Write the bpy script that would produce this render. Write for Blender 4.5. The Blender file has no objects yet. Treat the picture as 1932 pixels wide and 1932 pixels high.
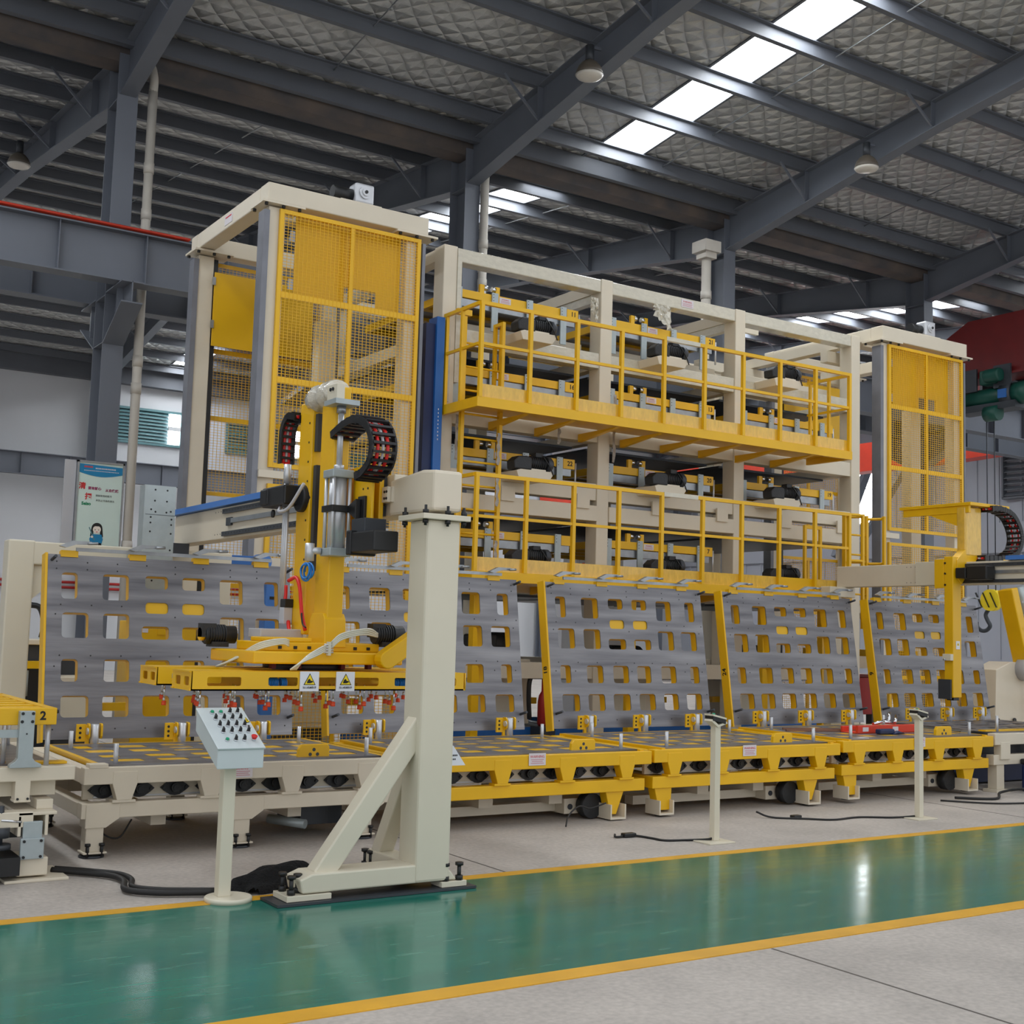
import bpy, bmesh, math, random
from mathutils import Vector, Matrix
random.seed(7)
S = bpy.context.scene
COL = S.collection

# ------------------------------------------------------------------ camera
F_PX = 2353.2
YAW, PITCH, ROLL = 0.57701, 0.096945, 0.028518
fw = Vector((math.sin(YAW) * math.cos(PITCH), math.cos(YAW) * math.cos(PITCH), math.sin(PITCH)))
rt = Vector((math.cos(YAW), -math.sin(YAW), 0))
up = rt.cross(fw)
rt2 = rt * math.cos(ROLL) + up * math.sin(ROLL)
up2 = -rt * math.sin(ROLL) + up * math.cos(ROLL)
cam_d = bpy.data.cameras.new('camera')
cam_d.sensor_width = 36.0
cam_d.lens = 36.0 * F_PX / 1932.0
cam_d.clip_end = 300
cam = bpy.data.objects.new('camera', cam_d)
M = Matrix.Identity(4)
for i in range(3):
    M[i][0], M[i][1], M[i][2] = rt2[i], up2[i], -fw[i]
M[0][3], M[1][3], M[2][3] = 0, 0, 1.6
cam.matrix_world = M
COL.objects.link(cam)
S.camera = cam

# ------------------------------------------------------------------ sky and exposure
W = bpy.data.worlds.new('overcast_sky')
S.world = W
W.use_nodes = True
bg = W.node_tree.nodes['Background']
bg.inputs['Color'].default_value = (0.92, 0.955, 1.0, 1)
bg.inputs['Strength'].default_value = 1.08
S.view_settings.view_transform = 'Standard'
S.view_settings.look = 'None'
S.view_settings.gamma = 1.0
S.view_settings.use_curve_mapping = False
S.view_settings.exposure = 0.0
SKYLIGHT_POWER = 22.0
WINDOW_POWER = 24.0
S.cycles.max_bounces = 8
S.cycles.diffuse_bounces = 5
S.cycles.glossy_bounces = 4
S.cycles.sample_clamp_indirect = 6.0


# ------------------------------------------------------------------ materials
def lin(c):
    c = c / 255.0
    return c / 12.92 if c <= 0.04045 else ((c + 0.055) / 1.055) ** 2.4


def rgb(t):
    return (lin(t[0]), lin(t[1]), lin(t[2]), 1)


def mat(name, col, rough=0.5, metal=0.0, var=0.12, scale=3.0, bump=0.0, bscale=40.0, col2=None, stretch=None, spec=0.5, coat=0.0, thr=(0.35, 0.7)):
    m = bpy.data.materials.new(name)
    m.use_nodes = True
    nt = m.node_tree
    b = nt.nodes['Principled BSDF']
    b.inputs['Roughness'].default_value = rough
    b.inputs['Metallic'].default_value = metal
    b.inputs['Specular IOR Level'].default_value = spec
    b.inputs['Coat Weight'].default_value = coat
    tc = nt.nodes.new('ShaderNodeTexCoord')
    mp = nt.nodes.new('ShaderNodeMapping')
    nt.links.new(tc.outputs['Object'], mp.inputs['Vector'])
    if stretch:
        mp.inputs['Scale'].default_value = stretch
    n = nt.nodes.new('ShaderNodeTexNoise')
    n.inputs['Scale'].default_value = scale
    n.inputs['Detail'].default_value = 6
    nt.links.new(mp.outputs[0], n.inputs['Vector'])
    r = nt.nodes.new('ShaderNodeValToRGB')
    r.color_ramp.elements[0].position = thr[0]
    r.color_ramp.elements[1].position = thr[1]
    c = rgb(col)
    c2 = rgb(col2) if col2 else tuple(x * (1 - var) for x in c[:3]) + (1,)
    r.color_ramp.elements[0].color = c2
    r.color_ramp.elements[1].color = c
    nt.links.new(n.outputs['Fac'], r.inputs['Fac'])
    nt.links.new(r.outputs['Color'], b.inputs['Base Color'])
    if bump:
        n2 = nt.nodes.new('ShaderNodeTexNoise')
        n2.inputs['Scale'].default_value = bscale
        n2.inputs['Detail'].default_value = 4
        nt.links.new(mp.outputs[0], n2.inputs['Vector'])
        bp = nt.nodes.new('ShaderNodeBump')
        bp.inputs['Strength'].default_value = bump
        bp.inputs['Distance'].default_value = 0.02
        nt.links.new(n2.outputs['Fac'], bp.inputs['Height'])
        nt.links.new(bp.outputs[0], b.inputs['Normal'])
    return m


def emis(name, col, power):
    m = bpy.data.materials.new(name)
    m.use_nodes = True
    nt = m.node_tree
    nt.nodes.remove(nt.nodes['Principled BSDF'])
    e = nt.nodes.new('ShaderNodeEmission')
    e.inputs['Color'].default_value = col
    e.inputs['Strength'].default_value = power
    nt.links.new(e.outputs[0], nt.nodes['Material Output'].inputs[0])
    return m


GUIDE = mat('worn_guide_steel', (128, 130, 138), 0.5, 0.3, var=0.2, scale=3.0)
YEL = mat('yellow_paint', (234, 182, 6), 0.38, var=0.10, scale=2.0)
YELD = mat('yellow_sheet', (228, 178, 8), 0.35, var=0.08, scale=1.5)
CRM = mat('cream_paint', (218, 208, 188), 0.42, var=0.07, scale=2.2)
CRM2 = mat('pale_cream_paint', (214, 207, 187), 0.4, var=0.05, scale=2.0)
STEEL = mat('grey_steel_paint', (106, 111, 121), 0.55, var=0.10, scale=1.2)
STEELD = mat('dark_purlin_paint', (96, 100, 108), 0.55, var=0.15, scale=1.0)
GALV = mat('galvanised_steel', (168, 172, 176), 0.38, 0.75, var=0.2, scale=9.0)
GALVP = mat('galvanised_plate', (172, 182, 184), 0.45, 0.35, var=0.10, scale=12.0)
ALU = mat('aluminium', (206, 208, 212), 0.34, 0.45, var=0.1, scale=5.0)
CHR = mat('bright_chrome', (222, 224, 228), 0.15, 1.0, var=0.05)
SHEET = mat('mill_finish_sheet', (146, 145, 148), 0.36, 0.5, scale=1.6, col2=(98, 97, 102), stretch=(0.5, 6.0, 6.0), bump=0.12, bscale=6.0, thr=(0.3, 0.72))
DKGREY = mat('dark_grey_metal', (62, 66, 72), 0.45, 0.2, var=0.2)
BLK = mat('black_plastic', (24, 25, 27), 0.42, var=0.25, scale=8.0)
MOTOR = mat('black_motor_casting', (36, 38, 41), 0.5, var=0.3, scale=12.0, bump=0.2)
RUB = mat('black_rubber', (26, 25, 25), 0.6, var=0.2)
CLOTH = mat('black_cloth', (14, 14, 16), 0.95, var=0.3, scale=14.0, bump=0.8, bscale=60.0)
BLUE = mat('blue_paint', (30, 96, 170), 0.4, var=0.12)
BLUEL = mat('light_blue_paint', (66, 122, 198), 0.4, var=0.08)
NAVY = mat('navy_paint', (16, 36, 82), 0.5, var=0.2)
BLUEH = mat('blue_air_hose', (28, 128, 214), 0.35, var=0.08)
REDH = mat('red_hose', (224, 34, 28), 0.4, var=0.1)
ORG = mat('orange_rubber', (222, 70, 22), 0.5, var=0.1)
CLEARH = mat('milky_hose', (214, 212, 196), 0.25, var=0.08)
RED = mat('red_paint', (168, 30, 26), 0.45, var=0.15)
REDD = mat('dark_red_paint', (112, 24, 24), 0.5, var=0.15)
REDO = mat('orange_red_paint', (214, 60, 34), 0.45, var=0.12)
GRN = mat('green_motor_paint', (14, 78, 66), 0.45, var=0.2)
GRNP = mat('dark_green_pole', (14, 84, 68), 0.5, var=0.15)
WHITE = mat('white_wall_paint', (206, 208, 212), 0.8, var=0.10, scale=0.35)
PIPEW = mat('off_white_pipe', (196, 190, 180), 0.5, var=0.08)
TEAL = mat('teal_shutter', (92, 132, 138), 0.5, var=0.08)
PANELW = mat('corrugated_wall', (168, 172, 182), 0.6, var=0.08, scale=0.5)
LTGREY = mat('pale_grey_enamel', (194, 204, 206), 0.4, var=0.05, scale=4.0)
LTGREY2 = mat('light_grey_box', (186, 186, 190), 0.45, var=0.05)
RUST = mat('rusty_gutter', (98, 86, 78), 0.75, var=0.3, scale=2.0, col2=(70, 68, 70))
PAPER = mat('white_paper', (226, 228, 236), 0.8, var=0.03)
STICK = mat('white_sticker', (214, 208, 212), 0.5, var=0.03)
INKR = mat('red_ink', (200, 40, 44), 0.6, var=0.05)
INKK = mat('black_ink', (22, 22, 22), 0.6, var=0.05)
INKP = mat('maroon_ink', (150, 44, 92), 0.6, var=0.05)
INKG = mat('green_ink', (30, 130, 90), 0.6, var=0.05)
POSTER = mat('poster_paper', (206, 224, 216), 0.55, var=0.05)
POSTB = mat('poster_blue', (20, 128, 178), 0.55, var=0.06)
SKIN = mat('printed_face', (238, 226, 214), 0.6, var=0.03)
BTNG = mat('green_button', (20, 150, 110), 0.35, var=0.05)
BTNR = mat('red_button', (196, 40, 44), 0.35, var=0.05)
WARN = mat('warning_yellow', (246, 216, 30), 0.5, var=0.03)
LAMPG = mat('frosted_lamp_glass', (206, 200, 190), 0.35, var=0.08)
LAMPT = mat('bronze_lamp_top', (92, 84, 74), 0.5, var=0.15)
WRAPY = mat('film_wrapped_yellow', (232, 186, 66), 0.22, var=0.2, scale=14.0, bump=0.35, bscale=7.0, coat=0.7, stretch=(2.2, 1, 0.7))
WRAPC = mat('film_wrapped_cream', (206, 200, 182), 0.2, var=0.12, scale=10.0, bump=0.3, bscale=7.0, coat=0.7, stretch=(1.2, 1, 2))
FILM = mat('crumpled_film', (214, 208, 192), 0.15, var=0.2, scale=14.0, bump=1.0, bscale=22.0, coat=0.8)
TAPE = mat('grey_film_strip', (176, 168, 158), 0.3, var=0.25, scale=14.0, bump=0.6)
SKYL = emis('skylight_sheet', (0.93, 0.97, 1.0, 1), SKYLIGHT_POWER)
WINL = emis('daylit_window', (0.95, 0.98, 1.0, 1), WINDOW_POWER)


def floor_mat(name, c1, c2, rough, fine, green=False):
    m = bpy.data.materials.new(name)
    m.use_nodes = True
    nt = m.node_tree
    b = nt.nodes['Principled BSDF']
    tc = nt.nodes.new('ShaderNodeTexCoord')
    mp = nt.nodes.new('ShaderNodeMapping')
    mp.inputs['Scale'].default_value = (0.35, 1.6, 1) if green else (1, 1, 1)
    nt.links.new(tc.outputs['Object'], mp.inputs['Vector'])
    n = nt.nodes.new('ShaderNodeTexNoise')
    n.inputs['Scale'].default_value = 1.3
    n.inputs['Detail'].default_value = 9
    n.inputs['Roughness'].default_value = 0.62
    nt.links.new(mp.outputs[0], n.inputs['Vector'])
    r = nt.nodes.new('ShaderNodeValToRGB')
    r.color_ramp.elements[0].position = 0.32
    r.color_ramp.elements[1].position = 0.68
    r.color_ramp.elements[0].color = rgb(c2)
    r.color_ramp.elements[1].color = rgb(c1)
    nt.links.new(n.outputs['Fac'], r.inputs['Fac'])
    # scuffs and fine speckle
    n2 = nt.nodes.new('ShaderNodeTexNoise')
    n2.inputs['Scale'].default_value = fine
    n2.inputs['Detail'].default_value = 5
    nt.links.new(mp.outputs[0], n2.inputs['Vector'])
    r2 = nt.nodes.new('ShaderNodeValToRGB')
    r2.color_ramp.elements[0].position = 0.60 if green else 0.3
    r2.color_ramp.elements[1].position = 0.78 if green else 0.7
    r2.color_ramp.elements[0].color = (0, 0, 0, 1) if green else (0.80, 0.80, 0.80, 1)
    r2.color_ramp.elements[1].color = (1, 1, 1, 1) if green else (1.06, 1.06, 1.06, 1)
    nt.links.new(n2.outputs['Fac'], r2.inputs['Fac'])
    mx = nt.nodes.new('ShaderNodeMixRGB')
    if green:
        mx.blend_type = 'MIX'
        mx.inputs['Color2'].default_value = rgb((112, 156, 140))
        ml = nt.nodes.new('ShaderNodeMath')
        ml.operation = 'MULTIPLY'
        ml.inputs[1].default_value = 0.5
        nt.links.new(r2.outputs['Color'], ml.inputs[0])
        nt.links.new(ml.outputs[0], mx.inputs['Fac'])
        nt.links.new(r.outputs['Color'], mx.inputs['Color1'])
    else:
        mx.blend_type = 'MULTIPLY'
        mx.inputs['Fac'].default_value = 1
        nt.links.new(r.outputs['Color'], mx.inputs['Color1'])
        nt.links.new(r2.outputs['Color'], mx.inputs['Color2'])
    nt.links.new(mx.outputs[0], b.inputs['Base Color'])
    rr = nt.nodes.new('ShaderNodeMapRange')
    rr.inputs['To Min'].default_value = rough - 0.07
    rr.inputs['To Max'].default_value = rough + 0.10
    nt.links.new(n2.outputs['Fac'], rr.inputs['Value'])
    nt.links.new(rr.outputs[0], b.inputs['Roughness'])
    bp = nt.nodes.new('ShaderNodeBump')
    bp.inputs['Strength'].default_value = 0.05 if green else 0.15
    bp.inputs['Distance'].default_value = 0.01
    nt.links.new((n if green else n2).outputs['Fac'], bp.inputs['Height'])
    nt.links.new(bp.outputs[0], b.inputs['Normal'])
    return m


CONC = floor_mat('concrete_floor', (190, 182, 174), (168, 161, 154), 0.6, 30)
GREEN = floor_mat('green_epoxy', (36, 120, 102), (30, 102, 90), 0.14, 9, True)
LINE = mat('yellow_floor_paint', (222, 166, 40), 0.45, var=0.15, scale=4.0)
JOINT = mat('dark_floor_joint', (96, 90, 84), 0.8, var=0.2)


def foil_mat():
    m = bpy.data.materials.new('netted_roof_foil')
    m.use_nodes = True
    nt = m.node_tree
    b = nt.nodes['Principled BSDF']
    tc = nt.nodes.new('ShaderNodeTexCoord')
    b.inputs['Roughness'].default_value = 0.42
    b.inputs['Metallic'].default_value = 0.45
    outs = []
    for ang in (0.80, -0.80):
        mp = nt.nodes.new('ShaderNodeMapping')
        mp.inputs['Rotation'].default_value = (0, 0, ang)
        nt.links.new(tc.outputs['Object'], mp.inputs['Vector'])
        w = nt.nodes.new('ShaderNodeTexWave')
        w.wave_profile = 'SIN'
        w.inputs['Scale'].default_value = 1.15
        w.inputs['Distortion'].default_value = 2.0
        w.inputs['Detail'].default_value = 1.5
        nt.links.new(mp.outputs[0], w.inputs['Vector'])
        outs.append(w)
    sq = nt.nodes.new('ShaderNodeMath')
    sq.operation = 'MINIMUM'
    for k in (0, 1):
        pw = nt.nodes.new('ShaderNodeMath')
        pw.operation = 'POWER'
        pw.inputs[1].default_value = 0.4
        nt.links.new(outs[k].outputs['Fac'], pw.inputs[0])
        nt.links.new(pw.outputs[0], sq.inputs[k])
    wr = nt.nodes.new('ShaderNodeTexNoise')
    wr.inputs['Scale'].default_value = 5.0
    wr.inputs['Detail'].default_value = 4
    nt.links.new(tc.outputs['Object'], wr.inputs['Vector'])
    ad = nt.nodes.new('ShaderNodeMath')
    ad.operation = 'MULTIPLY_ADD'
    ad.inputs[1].default_value = 0.9
    nt.links.new(wr.outputs['Fac'], ad.inputs[0])
    nt.links.new(sq.outputs[0], ad.inputs[2])
    sq = ad
    n = nt.nodes.new('ShaderNodeTexNoise')
    n.inputs['Scale'].default_value = 1.1
    n.inputs['Detail'].default_value = 5
    nt.links.new(tc.outputs['Object'], n.inputs['Vector'])
    r = nt.nodes.new('ShaderNodeValToRGB')
    r.color_ramp.elements[0].color = rgb((168, 170, 170))
    r.color_ramp.elements[1].color = rgb((212, 212, 210))
    nt.links.new(n.outputs['Fac'], r.inputs['Fac'])
    nt.links.new(r.outputs['Color'], b.inputs['Base Color'])
    bp = nt.nodes.new('ShaderNodeBump')
    bp.inputs['Strength'].default_value = 1.0
    bp.inputs['Distance'].default_value = 0.05
    nt.links.new(sq.outputs[0], bp.inputs['Height'])
    nt.links.new(bp.outputs[0], b.inputs['Normal'])
    return m


FOIL = foil_mat()


# ------------------------------------------------------------------ mesh helpers
class MB:
    """collects shapes in world coordinates; build() links them as ONE object"""

    def __init__(s):
        s.v, s.f, s.sm = [], [], []

    def _add(s, vs, fs, smooth=False):
        o = len(s.v)
        s.v += [tuple(v) for v in vs]
        for f in fs:
            s.f.append(tuple(i + o for i in f))
            s.sm.append(smooth)
        return s

    def box(s, x0, x1, y0, y1, z0, z1):
        return s._add([(x0, y0, z0), (x1, y0, z0), (x1, y1, z0), (x0, y1, z0), (x0, y0, z1), (x1, y0, z1), (x1, y1, z1), (x0, y1, z1)],
                      [(3, 2, 1, 0), (4, 5, 6, 7), (0, 1, 5, 4), (1, 2, 6, 5), (2, 3, 7, 6), (3, 0, 4, 7)])

    def bar(s, p, q, w, h, upv=(0, 0, 1)):
        p, q = Vector(p), Vector(q)
        d = (q - p).normalized()
        u = Vector(upv)
        if abs(d.dot(u)) > 0.98:
            u = Vector((0, 1, 0))
        a = d.cross(u).normalized() * (w / 2)
        b = a.cross(d).normalized() * (h / 2)
        vs = [p - a - b, p + a - b, p + a + b, p - a + b, q - a - b, q + a - b, q + a + b, q - a + b]
        return s._add(vs, [(0, 3, 2, 1), (4, 5, 6, 7), (0, 1, 5, 4), (1, 2, 6, 5), (2, 3, 7, 6), (3, 0, 4, 7)][::1])

    def cyl(s, p, q, r, n=12, r2=None):
        p, q = Vector(p), Vector(q)
        d = (q - p).normalized()
        u = Vector((0, 0, 1)) if abs(d.z) < 0.9 else Vector((1, 0, 0))
        a = d.cross(u).normalized()
        b = d.cross(a).normalized()
        r2 = r if r2 is None else r2
        vs = []
        for c, rr in ((p, r), (q, r2)):
            for i in range(n):
                t = 2 * math.pi * i / n
                vs.append(c + (a * math.cos(t) + b * math.sin(t)) * rr)
        s._add(vs, [(i, i + n, (i + 1) % n + n, (i + 1) % n) for i in range(n)], True)
        o = len(s.v) - 2 * n
        s.f.append(tuple(o + i for i in range(n)))
        s.f.append(tuple(o + n + i for i in reversed(range(n))))
        s.sm += [False, False]
        return s

    def tube(s, pts, r, n=8):
        pts = [Vector(p) for p in pts]
        rings = []
        prev = None
        for i, p in enumerate(pts):
            d = (pts[min(i + 1, len(pts) - 1)] - pts[max(i - 1, 0)]).normalized()
            if prev is None:
                u = Vector((0, 0, 1)) if abs(d.z) < 0.9 else Vector((1, 0, 0))
                a = d.cross(u).normalized()
            else:
                a = (prev - d * prev.dot(d)).normalized()
            prev = a
            b = d.cross(a)
            rings.append([p + (a * math.cos(2 * math.pi * k / n) + b * math.sin(2 * math.pi * k / n)) * r for k in range(n)])
        vs = [v for rg in rings for v in rg]
        fs = []
        for i in range(len(pts) - 1):
            for k in range(n):
                fs.append((i * n + k, i * n + (k + 1) % n, (i + 1) * n + (k + 1) % n, (i + 1) * n + k))
        s._add(vs, fs, True)
        o = len(s.v) - len(vs)
        s.f.append(tuple(o + k for k in reversed(range(n))))
        s.f.append(tuple(o + len(vs) - n + k for k in range(n)))
        s.sm += [False, False]
        return s

    def prism(s, poly, axis, a, b):
        """poly in the two remaining axes (xy for z, xz for y, yz for x)"""
        def mk(p, t):
            return (t, p[0], p[1]) if axis == 'x' else ((p[0], t, p[1]) if axis == 'y' else (p[0], p[1], t))
        n = len(poly)
        vs = [mk(p, a) for p in poly] + [mk(p, b) for p in poly]
        fs = [tuple(range(n)), tuple(range(2 * n - 1, n - 1, -1))] + [(i, i + n, (i + 1) % n + n, (i + 1) % n) for i in range(n)]
        return s._add(vs, fs)

    def lathe(s, base, prof, n=20, axis='z'):
        """prof: (radius, height) rings round an axis through base"""
        bx_, by, bz = base
        vs = []
        for r, h in prof:
            for k in range(n):
                t = 2 * math.pi * k / n
                c, d = r * math.cos(t), r * math.sin(t)
                vs.append((bx_ + c, by + d, bz + h) if axis == 'z' else ((bx_ + c, by + h, bz + d) if axis == 'y' else (bx_ + h, by + c, bz + d)))
        fs = []
        for i in range(len(prof) - 1):
            for k in range(n):
                fs.append((i * n + k, i * n + (k + 1) % n, (i + 1) * n + (k + 1) % n, (i + 1) * n + k))
        s._add(vs, fs, True)
        o = len(s.v) - len(vs)
        s.f.append(tuple(o + k for k in range(n)))
        s.f.append(tuple(o + len(vs) - n + k for k in range(n)))
        s.sm += [False, False]
        return s

    def mesh(s, name, material, off=(0, 0, 0)):
        me = bpy.data.meshes.new(name)
        ox, oy, oz = off
        me.from_pydata([(x - ox, y - oy, z - oz) for x, y, z in s.v], [], s.f)
        me.polygons.foreach_set('use_smooth', s.sm)
        bm = bmesh.new()
        bm.from_mesh(me)
        bmesh.ops.recalc_face_normals(bm, faces=bm.faces)
        bm.to_mesh(me)
        bm.free()
        if material:
            me.materials.append(material)
        return me

    def build(s, name, material, parent=None, bevel=0.0, kind=None, label=None):
        off = (0, 0, 0)
        if parent is not None:
            r = parent
            while r.parent is not None:
                r = r.parent
            off = r.location
        o = bpy.data.objects.new(name, s.mesh(name, material, off))
        COL.objects.link(o)
        if parent is not None:
            o.parent = parent
        if bevel:
            md = o.modifiers.new('edge', 'BEVEL')
            md.width = bevel
            md.segments = 2
            md.limit_method = 'ANGLE'
            md.angle_limit = 0.9
        if kind:
            o['kind'] = kind
        if label:
            o['label'] = label
        return o


def bx(name, m, parent, *d, **k):
    return MB().box(*d).build(name, m, parent, **k)


def thing(name, label, cat, loc, group=None):
    o = bpy.data.objects.new(name, None)
    o.empty_display_size = 0.1
    o.location = loc
    COL.objects.link(o)
    o['label'] = label
    o['category'] = cat
    if group:
        o['group'] = group
    return o


def tag(o, label, cat, group=None):
    o['label'] = label
    o['category'] = cat
    if group:
        o['group'] = group
    return o


def kids(o):
    return KIDS.get(o.name, [])


KIDS = {}


def index_kids():
    KIDS.clear()
    for o in S.objects:
        if o.parent:
            KIDS.setdefault(o.parent.name, []).append(o)


def copy_tree(root, loc, label=None, skip=()):
    index_kids()

    def rec(o, par):
        c = o.copy()
        COL.objects.link(c)
        if par is not None:
            c.parent = par
        for ch in kids(o):
            if ch.name.split('.')[0] not in skip:
                rec(ch, c)
        return c
    r = rec(root, None)
    r.location = loc
    if label:
        r['label'] = label
    return r


def text(body, loc, size, material, parent, name='lettering', rot=(math.pi / 2, 0, 0), ext=0.0006, align='CENTER', bold=0.0):
    cu = bpy.data.curves.new(name, 'FONT')
    cu.body = body
    cu.size = size
    cu.extrude = ext
    cu.offset = bold
    cu.resolution_u = 2
    cu.align_x = align
    cu.align_y = 'CENTER'
    cu.materials.append(material)
    tmp = bpy.data.objects.new(name, cu)
    COL.objects.link(tmp)
    me = bpy.data.meshes.new_from_object(tmp.evaluated_get(bpy.context.evaluated_depsgraph_get()))
    bpy.data.objects.remove(tmp)
    bpy.data.curves.remove(cu)
    me.name = name
    o = bpy.data.objects.new(name, me)
    COL.objects.link(o)
    off = Vector((0, 0, 0))
    if parent is not None:
        r = parent
        while r.parent is not None:
            r = r.parent
        off = r.location
        o.parent = parent
    o.location = Vector(loc) - off
    o.rotation_euler = rot
    return o


def holed_plate(w, h, holes, t, rad=0.03):
    """rounded holes cut in a w x h plate lying in local XY, thickness t downward from z=0; returns a mesh"""
    cu = bpy.data.curves.new('plate', 'CURVE')
    cu.dimensions = '2D'
    cu.fill_mode = 'BOTH'
    cu.extrude = t / 2

    def poly(pts):
        sp = cu.splines.new('POLY')
        sp.points.add(len(pts) - 1)
        for p, q in zip(sp.points, pts):
            p.co = (q[0], q[1], 0, 1)
        sp.use_cyclic_u = True
    poly([(0, 0), (w, 0), (w, h), (0, h)])
    for x0, x1, y0, y1 in holes:
        pts = []
        r = min(rad, (x1 - x0) / 2.2, (y1 - y0) / 2.2)
        for cx, cy, a0 in ((x1 - r, y1 - r, 0), (x0 + r, y1 - r, 90), (x0 + r, y0 + r, 180), (x1 - r, y0 + r, 270)):
            for k in range(4):
                a = math.radians(a0 + 30 * k)
                pts.append((cx + r * math.cos(a), cy + r * math.sin(a)))
        poly(pts)
    ob = bpy.data.objects.new('plate', cu)
    COL.objects.link(ob)
    dg = bpy.context.evaluated_depsgraph_get()
    me = bpy.data.meshes.new_from_object(ob.evaluated_get(dg))
    bpy.data.objects.remove(ob)
    bpy.data.curves.remove(cu)
    for v in me.vertices:
        v.co.z -= t / 2
    return me


def place(me, name, parent, material, matrix):
    me = me.copy()
    me.transform(matrix)
    me.materials.clear()
    me.materials.append(material)
    me.name = name
    o = bpy.data.objects.new(name, me)
    COL.objects.link(o)
    o.parent = parent
    return o


def circle(cx, cy, r, n=10):
    return [(cx + r * math.cos(2 * math.pi * i / n), cy + r * math.sin(2 * math.pi * i / n)) for i in range(n)]


def struct(o):
    o['kind'] = 'structure'
    return o


def smooth_path(pts, sub=6):
    """Catmull-Rom through pts"""
    P = [Vector(p) for p in pts]
    P = [P[0] * 2 - P[1]] + P + [P[-1] * 2 - P[-2]]
    out = []
    for i in range(1, len(P) - 2):
        for k in range(sub):
            t = k / sub
            a, b, c, d = P[i - 1], P[i], P[i + 1], P[i + 2]
            out.append(0.5 * ((2 * b) + (c - a) * t + (2 * a - 5 * b + 4 * c - d) * t * t + (3 * b - a - 3 * c + d) * t ** 3))
    out.append(P[-2])
    return out

# ================================================================== SETTING
XL, XR = -9.0, 36.0          # building ends
YV = 18.3                    # valley column row
YB = 42.2                    # back wall
RY0, RYR = 9.0, 30.3         # roof front limit, rear ridge


def roof_z(y):
    if y <= YV:
        return 10.25 + 0.12 * (YV - y)
    if y <= RYR:
        return 10.25 + 0.108 * (y - YV)
    return 10.25 + 0.108 * (RYR - YV) - 0.108 * (y - RYR)


fl = struct(bx('floor', CONC, None, -12, 44, -9, 46, -0.3, 0.0))
struct(bx('walkway_paint', GREEN, None, -11, 43.5, 4.98, 7.10, 0.0, 0.003))
struct(bx('trim_1', LINE, None, -11, 43.5, 7.06, 7.17, 0.0, 0.005))
struct(bx('trim_2', LINE, None, -11, 43.5, 4.85, 4.99, 0.0, 0.005))
for jx, y0, y1 in ((4.70, 7.18, 20), (4.84, -8, 4.84), (10.7, 7.18, 30), (10.8, -8, 4.84), (-1.3, 7.18, 30), (16.7, 7.18, 30)):
    struct(bx('floor_joint_strip', JOINT, fl, jx, jx + 0.014, y0, y1, 0.0, 0.0012))
struct(bx('floor_joint_strip', JOINT, fl, -11, 36, 1.9, 1.914, 0.0, 0.0012))

# ---- roof: netted foil sheets, purlins, gutter, skylights
STRIPS = ((-0.55, 0.4), (12.92, 13.86), (26.25, 27.25))  # leftmost strip is unseen, added at the others' pitch to brighten the left side
XS = [XL] + [e for s_ in STRIPS for e in s_] + [XR]
ceil = struct(MB().box(XL, XR, RY0, RY0 + 0.3, roof_z(RY0) + 0.10, roof_z(RY0) + 0.16).build('ceiling', STEELD))
for (ya, yb) in ((RY0, YV), (YV, RYR), (RYR, YB)):
    for i in range(0, len(XS), 2):
        q = MB()
        za, zb = roof_z(ya), roof_z(yb)
        q.prism([(ya, za), (yb, zb), (yb, zb + 0.06), (ya, za + 0.06)], 'x', XS[i], XS[i + 1])
        struct(q.build('foil_sheet', FOIL, ceil))
    for (a, b) in STRIPS:
        q = MB()
        e0, e1 = (0.3, 0.9) if ya == RY0 else ((1.2, 0.6) if ya == YV else (0.6, 0.9))
        q.prism([(ya + e0, roof_z(ya + e0) + 0.03), (yb - e1, roof_z(yb - e1) + 0.03), (yb - e1, roof_z(yb - e1) + 0.06), (ya + e0, roof_z(ya + e0) + 0.06)], 'x', a, b)
        struct(q.build('skylight_panel', SKYL, ceil))
        q = MB()
        for (u, v) in ((ya, ya + e0), (yb - e1, yb)):
            q.prism([(u, roof_z(u) + 0.02), (v, roof_z(v) + 0.02), (v, roof_z(v) + 0.06), (u, roof_z(u) + 0.06)], 'x', a, b)
        struct(q.build('skylight_end_sheet', FOIL, ceil))
        for xx in (a, b):
            q = MB()
            q.bar((xx, ya, roof_z(ya) - 0.01), (xx, yb, roof_z(yb) - 0.01), 0.05, 0.03)
            struct(q.build('skylight_edge', STEELD, ceil))
PUR = [9.1, 10.33, 11.72, 13.1, 14.5, 15.93, 17.28]
PUR2 = [19.75, 21.2, 22.65, 24.1, 25.55, 27.0, 28.45, 29.9, 31.4, 32.85, 34.3, 35.75, 37.2, 38.65, 40.1, 41.5]
for y in PUR + PUR2:
    z = roof_z(y) - 0.02
    t = 0.02
    q = MB().prism([(y - 0.075, z), (y + 0.02, z), (y + 0.02, z - 0.2), (y + 0.09, z - 0.2), (y + 0.09, z - 0.17), (y + 0.09, z - 0.22), (y - 0.005, z - 0.22), (y - 0.005, z - t), (y - 0.075, z - t)], 'x', XL, XR)
    struct(q.build('purlin', STEELD, ceil))
# eaves purlins and rusty gutter over the column row
for y in (YV - 0.42, YV + 0.42):
    struct(MB().box(XL, XR, y - 0.06, y + 0.06, roof_z(y) - 0.30, roof_z(y) - 0.01).build('purlin', STEELD, ceil))
struct(MB().prism([(YV - 0.30, 10.2), (YV + 0.30, 10.2), (YV + 0.20, 9.84), (YV - 0.20, 9.84)], 'x', XL, XR).build('gutter', RUST, ceil))
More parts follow.
